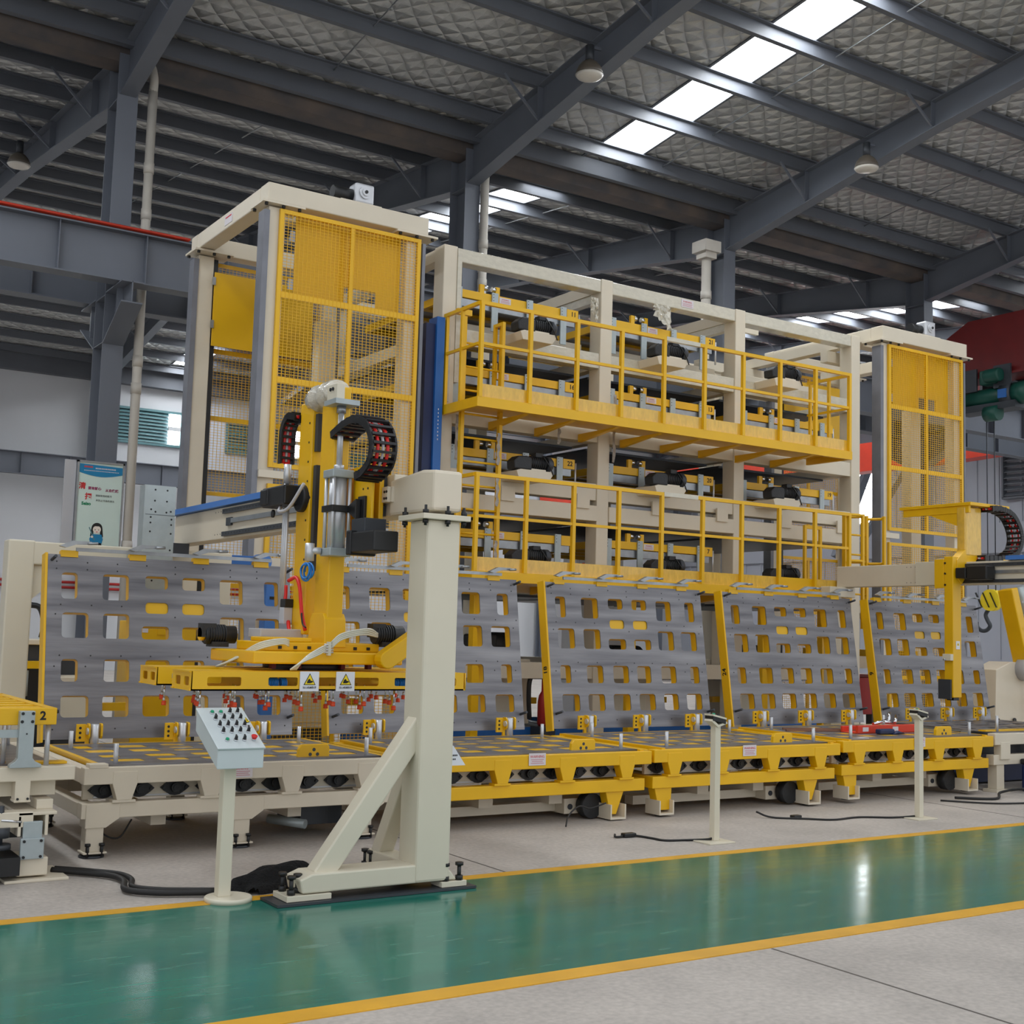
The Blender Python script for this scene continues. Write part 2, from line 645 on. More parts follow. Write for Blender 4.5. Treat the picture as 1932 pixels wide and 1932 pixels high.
# sag rods between purlins
for x in (1.6, 7.7, 14.35, 19.8, 25.6, 31.8):
    q = MB()
    q.cyl((x, PUR[0], roof_z(PUR[0]) - 0.12), (x, PUR[-1], roof_z(PUR[-1]) - 0.12), 0.012, 6)
    q.cyl((x, PUR2[0], roof_z(PUR2[0]) - 0.12), (x, RYR, roof_z(RYR) - 0.12), 0.012, 6)
    struct(q.build('sag_rod', GALV, ceil))

# ---- portal frames
FX = (-1.22, 4.78, 10.74, 16.75, 22.8, 28.8, 34.8)
for ix, x in enumerate(FX):
    # column: I section with stiff plates
    col = struct(MB().box(x - 0.15, x + 0.15, YV - 0.26, YV - 0.242, 0, 9.95).box(x - 0.15, x + 0.15, YV + 0.242, YV + 0.26, 0, 9.95)
                 .box(x - 0.008, x + 0.008, YV - 0.245, YV + 0.245, 0, 9.95).box(x - 0.2, x + 0.2, YV - 0.32, YV + 0.32, 0, 0.03).build('column', STEEL))
    for zz in (9.25, 9.93, 6.3, 5.6):
        bx('stiffener_plate', STEEL, col, x - 0.145, x + 0.145, YV - 0.25, YV + 0.25, zz, zz + 0.014)
    # crane corbels both sides
    for sy in (-1, 1):
        y0, y1 = (YV - 1.1, YV - 0.25) if sy < 0 else (YV + 0.25, YV + 1.1)
        q = MB()
        yo = y0 if sy < 0 else y1
        yi = y1 if sy < 0 else y0
        q.prism([(yi, 6.34), (yo, 6.34), (yo, 6.05), (yi, 5.6)], 'x', x - 0.008, x + 0.008)
        q.box(x - 0.15, x + 0.15, y0, y1, 6.325, 6.345)
        q.prism([(yi, 5.6), (yo, 6.05), (yo, 6.03), (yi, 5.58)], 'x', x - 0.15, x + 0.15)
        q.box(x - 0.1, x + 0.1, (y0 + y1) / 2 - 0.008, (y0 + y1) / 2 + 0.008, 5.85, 6.33)
        q.build('crane_bracket', STEEL, col)
    # rafters
    for nm, ys, ye in (('front', YV - 0.25, RY0), ('rear', YV + 0.25, RYR), ('far', YB - 0.6, RYR)):
        d0, d1 = 0.72, 0.45
        t0, t1 = roof_z(ys) - 0.23, roof_z(ye) - 0.23
        bm_, bl = (ys + (ye - ys) * 0.55), 0
        tm = roof_z(bm_) - 0.23
        pts = [(ys, t0), (bm_, tm), (ye, t1), (ye, t1 - d1), (bm_, tm - 0.47), (ys, t0 - d0)]
        g = MB().prism(pts, 'x', x - 0.008, x + 0.008)
        for (pa, pb) in ((pts[0], pts[1]), (pts[1], pts[2]), (pts[3], pts[4]), (pts[4], pts[5])):
            g.bar((x, pa[0], pa[1]), (x, pb[0], pb[1]), 0.24, 0.018)
        gd = struct(g.build('rafter_beam', STEEL))
        pl = PUR if nm == 'front' else [p for p in PUR2 if (ys < p < ye or ye < p < ys)]
        for k, yy in enumerate(pl):
            f = (yy - ys) / (ye - ys)
            zb = roof_z(yy) - 0.23 - (0.72 + (0.47 - 0.72) * min(1, f / 0.55))
            if k % 2 == (1 if nm == 'front' else 0):
                bx('web_stiffener', STEEL, gd, x - 0.11, x + 0.11, yy - 0.006, yy + 0.006, zb + 0.02, roof_z(yy) - 0.24)
                MB().bar((x - 0.75, yy, roof_z(yy) - 0.2), (x - 0.06, yy, zb + 0.03), 0.035, 0.035).build('fly_brace', STEEL, gd)
    # back row column
    struct(MB().box(x - 0.15, x + 0.15, YB - 0.62, YB - 0.6, 0, 9.9).box(x - 0.15, x + 0.15, YB - 0.22, YB - 0.2, 0, 9.9).box(x - 0.01, x + 0.01, YB - 0.6, YB - 0.22, 0, 9.9).build('column', STEEL))

# ---- crane runway beams along the column row
for nm, yc in (('front', YV - 0.80), ('rear', YV + 0.80)):
    q = MB().box(XL, XR, yc - 0.008, yc + 0.008, 6.38, 7.07).box(XL, XR, yc - 0.15, yc + 0.15, 7.07, 7.09).box(XL, XR, yc - 0.15, yc + 0.15, 6.36, 6.38)
    rb = struct(q.build('crane_runway_beam', STEEL))
    x = XL + 0.8
    while x < XR:
        bx('stiffener_plate', STEEL, rb, x - 0.005, x + 0.005, yc - 0.13, yc + 0.13, 6.38, 7.07)
        x += 1.2
    bx('rail_bar', DKGREY, rb, XL, XR, yc - 0.03, yc + 0.03, 7.09, 7.15)
    if nm == 'front':
        for dy in (-0.16, -0.10):
            MB().cyl((XL, yc + dy, 7.13), (5.6, yc + dy, 7.13), 0.02, 6).build('conductor_bar', REDO, rb)
q = MB().box(XL, XR, YB - 0.9, YB - 0.884, 6.2, 6.86).box(XL, XR, YB - 1.03, YB - 0.75, 6.86, 6.885).box(XL, XR, YB - 1.03, YB - 0.75, 6.18, 6.2)
rb = struct(q.build('crane_runway_beam', STEEL))
x = XL + 0.8
while x < XR:
    bx('stiffener_plate', STEEL, rb, x - 0.006, x + 0.006, YB - 1.01, YB - 0.77, 6.2, 6.86)
    x += 1.5

# ---- walls
wb = struct(bx('wall_back', WHITE, None, XL, XR, YB, YB + 0.25, 0, 10.6))
struct(bx('wall_left', WHITE, None, XL - 0.25, XL, RY0, YB, 0, 11.6))
wr = struct(bx('wall_right', PANELW, None, XR, XR + 0.25, RY0, YB, 0, 11.6))
y = RY0 + 0.5
while y < YB:
    struct(bx('cladding_rib', PANELW, wr, XR - 0.035, XR, y, y + 0.07, 1.2, 10.9))
    y += 0.85
struct(bx('wall_eaves_trim', STEELD, wb, XL, XR, YB - 0.35, YB - 0.05, 9.6, 10.2))
for x in (1.1, 7.2, 13.9, 19.6):
    struct(MB().cyl((x, YB - 0.15, 0), (x, YB - 0.15, 9.5), 0.09, 10).build('wall_pipe', PIPEW, wb))
for z in (2.68, 2.85):
    struct(MB().cyl((XL, YB - 0.12, z), (20, YB - 0.12, z), 0.045, 8).build('wall_pipe', RED, wb))
# shutter bands and daylit windows in the back wall
wn = 0
for x0 in (10.8, 15.28, 18.7, 22.6, 26.5):
    wn += 1
    w = struct(MB().box(x0, x0 + 0.06, YB - 0.1, YB, 7.7, 8.86).box(x0 + 2.84, x0 + 2.9, YB - 0.1, YB, 7.7, 8.86).box(x0, x0 + 2.9, YB - 0.1, YB, 7.64, 7.72).box(x0, x0 + 2.9, YB - 0.1, YB, 8.8, 8.88).build('window_%d' % wn, TEAL))
    for k in range(9):
        z0 = 7.74 + k * 0.118
        MB().prism([(YB - 0.09, z0), (YB - 0.02, z0 + 0.10), (YB - 0.01, z0 + 0.115), (YB - 0.08, z0 + 0.01)], 'x', x0 + 0.06, x0 + 2.40).build('slat', TEAL, w)
    for z0, z1 in ((7.78, 8.20), (8.36, 8.79)):
        bx('pane', WINL, w, x0 + 2.46, x0 + 2.80, YB - 0.05, YB - 0.03, z0, z1)
    bx('glazing_bar', WHITE, w, x0 + 2.40, x0 + 2.84, YB - 0.11, YB - 0.05, 8.21, 8.35)
# tall daylit window in the end wall, with mullions
wn += 1
w = struct(MB().box(XR - 0.08, XR, 30.24, 30.3, 5.95, 8.7).box(XR - 0.08, XR, 32.4, 32.46, 5.95, 8.7).box(XR - 0.08, XR, 30.24, 32.46, 5.95, 6.0).box(XR - 0.08, XR, 30.24, 32.46, 8.65, 8.7).build('window_%d' % wn, WHITE))
for iy in range(3):
    for iz, (z0, z1) in enumerate(((6.03, 7.25), (7.31, 7.5), (7.56, 8.1), (8.16, 8.62))):
        bx('pane', WINL, w, XR - 0.05, XR - 0.03, 30.33 + iy * 0.70, 30.98 + iy * 0.70, z0, z1)
wn += 1
w = struct(bx('window_%d' % wn, WHITE, None, XR - 0.08, XR, 22.4, 24.3, 10.0, 10.1))
bx('pane', WINL, w, XR - 0.06, XR - 0.03, 22.45, 24.25, 10.1, 10.35)
# raking brace in front of the end wall
struct(MB().bar((33.6, 30.6, 4.6), (35.6, 30.1, 9.6), 0.25, 0.25).bar((33.2, 29.4, 4.6), (35.6, 28.6, 8.6), 0.2, 0.2).build('wall_brace', STEEL))
lv = struct(MB().box(XR - 0.2, XR, 23.3, 25.45, 6.45, 6.52).box(XR - 0.2, XR, 23.3, 25.45, 8.85, 8.95).box(XR - 0.2, XR, 25.38, 25.45, 6.5, 8.9).box(XR - 0.2, XR, 23.3, 23.37, 6.5, 8.9).build('wall_louvre', STEELD))
for k in range(12):
    struct(MB().prism([(XR - 0.16, 6.55 + 0.193 * k), (XR - 0.02, 6.68 + 0.193 * k), (XR - 0.01, 6.70 + 0.193 * k), (XR - 0.16, 6.58 + 0.193 * k)], 'y', 23.37, 25.38).build('slat', STEELD, lv))
struct(bx('trim_3', PANELW, None, XR - 0.12, XR, 12, YB, 4.7, 5.7))

# ---- rain downpipes beside the columns
for i, (x, y, r, zt, lb) in enumerate(((5.13, 17.98, 0.067, 9.55, 'off-white rain downpipe beside the grey column above the poster'),
                                       (10.95, 17.98, 0.075, 9.55, 'off-white rain downpipe beside the column between lift tower and rack'),
                                       (16.08, 17.98, 0.095, 9.12, 'off-white downpipe with square hopper rising behind the rack'))):
    p = thing('downpipe', lb, 'pipe', (x, y, 0))
    MB().cyl((x, y, 0), (x, y, zt), r, 14).build('pipe', PIPEW, p)
    for z in (2.6, 4.9, 5.3, 7.5, 8.2):
        MB().cyl((x, y, z), (x, y, z + 0.16), r * 1.13, 14).build('coupling', PIPEW, p)
    if i == 2:
        q = MB().box(x - 0.2, x + 0.2, y - 0.2, y + 0.2, zt, zt + 0.22)
        q.box(x - 0.14, x + 0.14, y - 0.14, y + 0.14, zt - 0.12, zt)
        q.build('hopper', PIPEW, p)
    else:
        MB().tube(smooth_path([(x, y, zt - 0.1), (x, y, zt + 0.1), (x, y + 0.15, zt + 0.35)], 4), r, 12).build('elbow', PIPEW, p)

# ---- high bay lamps
for i, (x, y, z, lb) in enumerate(((10.42, 14.26, 9.83, 'bell-shaped high bay lamp under the rafter left of the skylight strip'),
                                   (16.33, 14.2, 9.78, 'bell-shaped high bay lamp on the rafter over the right end of the rack'),
                                   (4.42, 23.9, 10.02, 'bell-shaped high bay lamp at the far left above the crane beam'))):
    p = thing('high_bay_lamp', lb, 'lamp', (x, y, z), )
    MB().lathe((x, y, z), [(0.205, -0.03), (0.198, 0.02), (0.17, 0.09), (0.12, 0.15), (0.07, 0.19)], 20).build('reflector', LAMPT, p)
    MB().lathe((x, y, z), [(0.208, -0.03), (0.18, -0.065), (0.10, -0.09), (0.02, -0.10)], 20).build('diffuser', LAMPG, p)
    MB().cyl((x, y, z + 0.18), (x, y, z + 0.42), 0.065, 12).build('ballast', DKGREY, p)
    MB().bar((x, y, z + 0.40), (x + 0.20, y, z + 0.42), 0.04, 0.04).build('bracket', STEEL, p)


# ================================================================== PERFORATED PLATES (all alike)
PW, PH = 2.14, 1.52
HOLES = [(.113, .244, 1.365, 1.585), (.449, .67, 1.365, 1.585), (.808, 1.008, 1.475, 1.587), (1.132, 1.337, 1.475, 1.587), (1.472, 1.686, 1.365, 1.585), (1.888, 2.025, 1.365, 1.585),
         (.813, 1.01, 1.262, 1.358), (1.133, 1.331, 1.262, 1.358),
         (.123, .339, 1.04, 1.25), (.456, .677, 1.04, 1.25), (.783, 1.019, 1.04, 1.152), (1.133, 1.366, 1.04, 1.152), (1.472, 1.695, 1.04, 1.25), (1.801, 2.028, 1.04, 1.25),
         (.125, .26, .68, .865), (.467, .682, .68, .865), (.816, 1.026, .68, .865), (1.141, 1.332, .68, .865), (1.478, 1.69, .68, .865), (1.895, 2.026, .68, .865),
         (.128, .352, .39, .565), (.463, .681, .39, .565), (.796, 1.024, .39, .565), (1.146, 1.367, .39, .565), (1.487, 1.693, .39, .565), (1.812, 2.033, .39, .565)]
# heights above were read on the wall of plates from Z 0.43 up; bring them to the plate's own foot
HOLES = [(a, b, c - 0.215, d - 0.215) for a, b, c, d in HOLES]
SMALL = HOLES[6:8]
PLATE = holed_plate(PW, PH, HOLES, 0.012, 0.03)
GRID = holed_plate(PW - 0.02, PH - 0.02, [(a - 0.012, b - 0.008, c - 0.012, d - 0.012) for i, (a, b, c, d) in enumerate(HOLES) if i not in (6, 7)], 0.085, 0.02)
TILT = math.atan(0.153)


def perf_plate(x, lb, number, sticker=False):
    """a tilted perforated plate with yellow grid behind; foot at (x, 10.5, .645)"""
    y0, z0 = 10.5, 0.645
    p = thing('perforated_plate', lb, 'perforated plate', (x, y0, z0), 'tilted perforated plates behind the tables')
    # local: X along, Y up the plate, Z = outward normal (towards the viewer)
    Rm = Matrix.Rotation(math.pi / 2 - TILT, 4, 'X')
    tr = Rm
    place(PLATE, 'sheet', p, SHEET, tr)
    place(GRID, 'backing_grid', p, YELD, tr @ Matrix.Translation((0.01, 0.01, -0.013)))

    def L(u, v, w):
        q = tr @ Vector((u, v, w))
        return (q.x + x, q.y + y0, q.z + z0)
    # raised ripples pressed along the sheet
    def lb_box(name, m, u0, u1, v0, v1, w0, w1, par=p, bev=0):
        q = MB()
        vs = [L(u, v, w) for w in (w0, w1) for (u, v) in ((u0, v0), (u1, v0), (u1, v1), (u0, v1))]
        q._add(vs, [(3, 2, 1, 0), (4, 5, 6, 7), (0, 1, 5, 4), (1, 2, 6, 5), (2, 3, 7, 6), (3, 0, 4, 7)])
        return q.build(name, m, par, bevel=bev)
    edge = lb_box('edge_post', YEL, -0.022, -0.002, -0.02, 1.53, -0.115, 0.004)
    for i in (0, 1):
        a, b, c, d = SMALL[i]
        lb_box('pocket_cover', YELD, a - 0.02, b + 0.02, c - 0.02, d + 0.02, -0.10, -0.06)
    # bolt holes
    q = MB()
    rnd = random.Random(int(x * 10))
    for v in (0.08, 0.34, 0.59, 0.68, 1.02, 1.10, 1.40, 1.46):
        for k in range(9):
            u = 0.07 + k * 0.25 + (0.04 if v in (0.34, 0.68, 1.10) else 0)
            if any(a - 0.03 < u < b + 0.03 and c - 0.03 < v < d + 0.03 for a, b, c, d in HOLES):
                continue
            q.cyl(L(u, v, -0.002), L(u, v, 0.0012), 0.007, 6)
    q.build('bolt_hole', BLK, p, kind='stuff')
    # top rail with four clamps
    MB().bar(L(0.22, 1.565, 0.02), L(1.95, 1.565, 0.02), 0.02, 0.03).build('top_rail', GALV, p)
    for u in (0.17, 0.74, 1.30, 1.86):
        lb_box('clamp_foot', YEL, u - 0.07, u + 0.07, 1.50, 1.555, -0.05, 0.012)
        q = MB()
        q.prism([(0, 0), (0.10, 0.03), (0.24, 0.035), (0.24, 0.06), (0.06, 0.06), (-0.06, 0.012)], 'y', 0, 0.05)
        q.v = [(vx * 0.85 + x + u - 0.05, vy + L(u, 1.57, 0)[1] - 0.10, vz + L(u, 1.575, 0)[2]) for vx, vy, vz in q.v]
        cl = q.build('toggle_clamp', GALV, p)
        MB().cyl((x + u + 0.12, L(u, 1.57, 0)[1] - 0.12, L(u, 1.57, 0)[2] + 0.045), (x + u + 0.2, L(u, 1.57, 0)[1] - 0.12, L(u, 1.57, 0)[2] + 0.05), 0.012, 8).build('clamp_screw', GALV, cl)
    # corner pins
    for u, v in ((0.03, 1.47), (PW - 0.03, 1.47), (0.04, 0.15), (PW - 0.04, 0.15)):
        MB().cyl(L(u, v, -0.02), L(u + 0.01, v + 0.015, 0.10), 0.013, 8).build('corner_pin', DKGREY, p)
    if number:
        st, ct = math.sin(TILT), math.cos(TILT)
        r = Matrix(((0, 0, -1), (st, ct, 0), (ct, -st, 0)))
        text(number, L(-0.0232, 0.60, -0.056), 0.085, INKK, edge, rot=r.to_euler(), bold=0.002)
    return p


for x, lb, num in ((2.42, 'perforated grey plate tilted behind the cream table, left of the gantry mast', ''),
                   (4.92, 'perforated grey plate tilted behind the first yellow table, half hidden by the gantry column', ''),
                   (7.42, 'middle tilted perforated plate, between the half hidden one and plate 24, post numbered 18', '18'),
                   (9.90, 'tilted perforated plate behind the nearer sensor stand, edge post numbered 24', '24'),
                   (12.37, 'perforated grey plate tilted at the far right, edge post numbered 9', '9')):
    perf_plate(x, lb, num)

# ================================================================== ROLLER TABLES
def sign_plate(parent, x, y, z, w=0.17, h=0.1, lines=3, ft='WARNING'):
    s_ = bx('warning_sticker', STICK, parent, x, x + w, y - 0.003, y, z, z + h)
    text(ft, (x + w / 2, y - 0.0035, z + h * 0.72), h * 0.30, INKR, s_)
    q = MB()
    for k in range(lines):
        q.box(x + 0.02 + 0.008 * (k % 2), x + w - 0.02 - 0.012 * (k % 2), y - 0.0042, y - 0.003, z + h * (0.48 - 0.15 * k) - h * 0.025, z + h * (0.48 - 0.15 * k) + h * 0.025)
    q.build('small_print', mat_faint, s_)
    return s_


mat_faint = mat('faint_red_print', (196, 130, 138), 0.6, var=0.05)

_b = MB()
_b.prism([(-0.105, 0), (-0.08, 0.022), (-0.035, 0.052), (0, 0.058), (0.035, 0.052), (0.08, 0.022), (0.105, 0), (0.08, -0.022), (0.035, -0.052), (0, -0.058), (-0.035, -0.052), (-0.08, -0.022)], 'y', 0, -0.018)
_b.cyl((0, -0.018, 0), (0, -0.045, 0), 0.034, 14)
_b.cyl((0, -0.045, 0), (0, -0.05, 0), 0.02, 12)
for sx in (-0.08, 0.08):
    _b.cyl((sx, -0.018, 0), (sx, -0.03, 0), 0.011, 8)
BEARING = _b.mesh('bearing', MOTOR)


def put(me, name, parent, loc):
    o = bpy.data.objects.new(name, me)
    COL.objects.link(o)
    o.parent = parent
    r = parent
    while r.parent is not None:
        r = r.parent
    o.location = Vector(loc) - Vector(r.location)
    return o


def hinge_bracket(p, x, y, z):
    """yellow clamp plate, silver pivot post and grey foot at the rear edge of a table"""
    h = MB().box(x - 0.115, x - 0.04, y - 0.055, y - 0.035, z + 0.035, z + 0.175)
    h.prism([(x - 0.04, z + 0.165), (x - 0.04, z - 0.06), (x - 0.01, z - 0.06), (x - 0.01, z + 0.18)], 'y', y - 0.055, y - 0.03)
    br = h.build('hinge_bracket', YEL, p, bevel=0.003)
    for u0, u1 in ((x - 0.03, x - 0.014), (x + 0.068, x + 0.084)):
        MB().prism([(y - 0.03, z + 0.06), (y - 0.085, z + 0.06), (y - 0.10, z + 0.08), (y - 0.10, z + 0.165), (y - 0.085, z + 0.18), (y - 0.03, z + 0.18)], 'x', u0, u1).build('clevis_plate', YEL, br, bevel=0.003)
    MB().cyl((x + 0.027, y - 0.07, z - 0.02), (x + 0.027, y - 0.07, z + 0.175), 0.033, 14).build('pivot_post', ALU, br)
    MB().box(x - 0.05, x + 0.105, y - 0.13, y - 0.005, z - 0.05, z - 0.012).box(x - 0.03, x + 0.085, y - 0.11, y - 0.025, z - 0.012, z + 0.0).build('pivot_foot', GALVP, br)
    MB().cyl((x - 0.03, y - 0.085, z + 0.12), (x - 0.042, y - 0.085, z + 0.12), 0.028, 12).build('pivot_bolt', ALU, br)
    q = MB()
    for k in range(3):
        q.cyl((x - 0.085, y - 0.055, z + 0.068 + 0.038 * k), (x - 0.085, y - 0.057, z + 0.068 + 0.038 * k), 0.011, 8)
    q.build('bolt_hole', BLK, br)
    return br


def stop_block(p, x, y, z):
    q = MB().prism([(x, z), (x + 0.26, z), (x + 0.26, z + 0.09), (x + 0.245, z + 0.11), (x + 0.03, z + 0.11), (x + 0.005, z + 0.075)], 'y', y, y + 0.04)
    q.box(x + 0.02, x + 0.24, y, y + 0.16, z - 0.01, z + 0.012)
    s_ = q.build('stop_block', YEL, p, bevel=0.006)
    m = MB()
    for dx, dz in ((0.10, 0.035), (0.16, 0.035), (0.13, 0.07)):
        m.cyl((x + dx, y - 0.001, z + dz), (x + dx, y + 0.002, z + dz), 0.014, 10)
    m.build('bolt_hole', DKGREY, s_)


def roller_table(x, lb, style):
    """style 'yellow' or 'cream'; front-left corner at (x, 8.75); 2.4 m long"""
    y = 8.75
    yel = style == 'yellow'
    m = YEL if yel else CRM
    Lg = 2.40 if yel else 2.44
    Dp = 1.62
    dz = 0.0 if yel else 0.018
    p = thing('roller_table', lb, 'table', (x, y, 0), 'roller tables along the walkway')

    def B(name, mm, x0, x1, y0, y1, z0, z1, **k):
        return bx(name, mm, p, x + x0, x + x1, y + y0, y + y1, z0 + dz, z1 + dz, **k)
    B('upper_rail', m, 0, Lg, 0, 0.10, 0.475, 0.59, bevel=0.006)
    B('upper_rail', m, 0, Lg, Dp - 0.1, Dp, 0.475, 0.585, bevel=0.006)
    B('end_rail', m, 0, 0.08, 0.1, Dp - 0.1, 0.48, 0.58, bevel=0.006)
    B('end_rail', m, Lg - 0.08, Lg, 0.1, Dp - 0.1, 0.48, 0.58, bevel=0.006)
    B('lower_rail', m, -0.0, Lg - 0.06, 0.02, 0.13, 0.245, 0.35, bevel=0.006)
    B('lower_rail', m, -0.0, Lg - 0.06, Dp - 0.13, Dp - 0.02, 0.245, 0.35, bevel=0.006)
    B('end_rail', m, 0.0, 0.10, 0.13, Dp - 0.13, 0.25, 0.345, bevel=0.006)
    B('end_rail', m, Lg - 0.16, Lg - 0.06, 0.13, Dp - 0.13, 0.25, 0.345, bevel=0.006)
    for xc in (0.24, 0.82, 1.48, 2.12) if yel else (0.28, 0.90, 1.52, 2.14):
        for yy0, yy1 in ((0.0, 0.09), (Dp - 0.09, Dp)):
            q = MB().prism([(x + xc - 0.085, 0.56 + dz), (x + xc + 0.085, 0.56 + dz), (x + xc + 0.085, 0.475 + dz), (x + xc + 0.05, 0.365 + dz), (x + xc - 0.05, 0.365 + dz), (x + xc - 0.085, 0.475 + dz)], 'y', y + yy0 - (0.004 if yy0 == 0 else 0), y + yy1)
            q.box(x + xc - 0.08, x + xc + 0.08, y + yy0 - 0.002, y + yy1, 0.348 + dz, 0.367 + dz)
            q.build('post', m, p, bevel=0.004)
    # roller beam with flange bearings and guide slots
    for yy in (0.2, Dp - 0.24):
        B('roller_beam', CRM, 0.05, Lg - 0.07, yy, yy + 0.035, 0.352, 0.475)
        B('guide_bar', ALU, 0.12, Lg - 0.14, yy - 0.012, yy - 0.001, 0.362, 0.372)
    for k in range(9):
        put(BEARING, 'bearing', p, (x + 0.185 + 0.2545 * k, y + 0.2, 0.415 + dz))
    for k in range(9):
        MB().cyl((x + 0.185 + 0.2545 * k, y + 0.235, 0.43 + dz), (x + 0.185 + 0.2545 * k, y + Dp - 0.24, 0.43 + dz), 0.03, 10).build('roller', ALU, p)
    # plate lying on top
    tz = 0.60 + dz
    me = place(PLATE, 'perforated_sheet', p, SHEET, Matrix.Translation((0.14, 0.06, tz + 0.003)) @ Matrix.Diagonal((1, 1.0, 1, 1)))
    B('yellow_pan', YELD, 0.16, 0.12 + PW, 0.08, 0.04 + PH, 0.580, 0.599)
    for x0, x1, y0, y1 in ((0.10, 0.14, 0.02, 1.58), (0.14 + PW, 0.18 + PW, 0.02, 1.58), (0.10, 0.18 + PW, 1.58, 1.61)):
        B('edge_bar', YEL, x0, x1, y0, y1, 0.572, 0.604)
    for (u, v) in ((0.24, 0.12), (0.20, 1.20), (Lg - 0.26, 0.12), (Lg - 0.34, 1.24)):
        MB().cyl((x + u, y + v, 0.58 + dz), (x + u, y + v, 0.74 + dz), 0.017, 10).build('locating_pin', ALU, p)
    stop_block(p, x + 1.62, y + 0.15, 0.585 + dz)
    for u in (0.46, 1.18, 1.90):
        hinge_bracket(p, x + u, y + 1.68, 0.60)
    # legs
    if yel:
        for u, s_ in ((0.14, 1), (Lg - 0.38, -1)):
            for v in (0.04, Dp - 0.2):
                q = MB().prism([(x + u - 0.10, 0.25), (x + u + 0.10, 0.25), (x + u + 0.07 * (1 if s_ > 0 else 0) + 0.02, 0.05), (x + u - 0.045, 0.05)], 'y', y + v, y + v + 0.10)
                lg = q.build('leg', YEL, p, bevel=0.004)
                q = MB().box(x + u - 0.08, x + u + 0.09, y + v - 0.05, y + v + 0.15, 0.012, 0.028)
                q.box(x + u - 0.08, x + u - 0.066, y + v - 0.05, y + v + 0.15, 0.028, 0.14).box(x + u + 0.076, x + u + 0.09, y + v - 0.05, y + v + 0.15, 0.028, 0.14)
                q.build('leg_shoe', CRM, lg)
                MB().cyl((x + u, y + v + 0.05, 0.0), (x + u, y + v + 0.05, 0.012), 0.05, 10).build('foot_pad', DKGREY, lg)
        # cream chassis beam and cross bars below
        B('chassis_beam', CRM, 0.1, Lg - 0.45, 0.42, 0.54, 0.05, 0.13)
        B('chassis_beam', CRM, 0.1, Lg - 0.45, Dp - 0.6, Dp - 0.48, 0.05, 0.13)
        for u in (0.78, 1.5):
            B('cross_beam', CRM, u, u + 0.14, 0.3, Dp - 0.2, 0.13, 0.235)
        q = B('wheel_box', CRM, Lg - 0.75, Lg - 0.48, 0.28, 0.60, 0.04, 0.17)
        for k in range(2):
            MB().cyl((x + Lg - 0.69 + 0.12 * k, y + 0.28, 0.1), (x + Lg - 0.69 + 0.12 * k, y + 0.27, 0.1), 0.025, 10).build('axle_cap', DKGREY, q)
        MB().cyl((x + Lg - 0.53, y + 0.16, 0.115), (x + Lg - 0.53, y + 0.26, 0.115), 0.11, 16).build('gear_motor', MOTOR, p)
    else:
        for u in (0.10, 1.15, 2.14):
            for v in (0.02, Dp - 0.16):
                q = MB().prism([(x + u - 0.07, 0.36), (x + u + 0.16, 0.36), (x + u + 0.16, 0.26), (x + u + 0.07, 0.20), (x + u - 0.07, 0.20)], 'y', y + v - 0.006, y + v + 0.136)
                q.box(x + u - 0.06, x + u + 0.06, y + v + 0.005, y + v + 0.125, 0.04, 0.21)
                q.box(x + u - 0.075, x + u + 0.085, y + v - 0.015, y + v + 0.14, 0.028, 0.042)
                lg = q.build('leg', CRM, p, bevel=0.005)
                MB().cyl((x + u, y + v + 0.06, 0), (x + u, y + v + 0.06, 0.014), 0.085, 14).build('foot_pad', DKGREY, lg)
                for dx in (-0.045, 0.05):
                    MB().cyl((x + u + dx, y + v - 0.005, 0.01), (x + u + dx, y + v - 0.005, 0.10), 0.012, 8).cyl((x + u + dx, y + v - 0.005, 0.082), (x + u + dx, y + v - 0.005, 0.1), 0.02, 6).build('levelling_bolt', BLK, lg)
        for u in (0.55, 1.6):
            B('cross_beam', CRM, u, u + 0.11, 0.25, Dp - 0.2, 0.145, 0.24)
        B('corner_block', CRM, 0.03, 0.16, -0.004, 0.09, 0.585, 0.615, bevel=0.004)
        MB().cyl((x + 1.55, y + 0.5, 0.12), (x + 1.75, y + 0.25, 0.10), 0.036, 12).build('drive_motor', GALVP, p)
        B('dark_case', DKGREY, 1.75, 2.1, 0.35, 0.8, 0.06, 0.22)
    return p


roller_table(2.30, 'cream roller table on braced legs behind the control panel', 'cream')
tb = roller_table(4.86, 'yellow roller table directly right of the front gantry column', 'yellow')
sign_plate(tb, 5.93, 8.745, 0.505)
t3 = copy_tree(tb, (7.29, 8.75, 0.008), 'yellow roller table in the middle of the row, behind the nearer sensor stand')
t4 = copy_tree(tb, (9.73, 8.75, 0.03), 'yellow roller table at the right end carrying a red tool case')
sg = sign_plate([o for o in S.objects if o.name.startswith('roller_table') and o.location.x == 2.3 or o.name == 'roller_table'][0], 3.30, 8.745, 0.505, 0.2, 0.09)


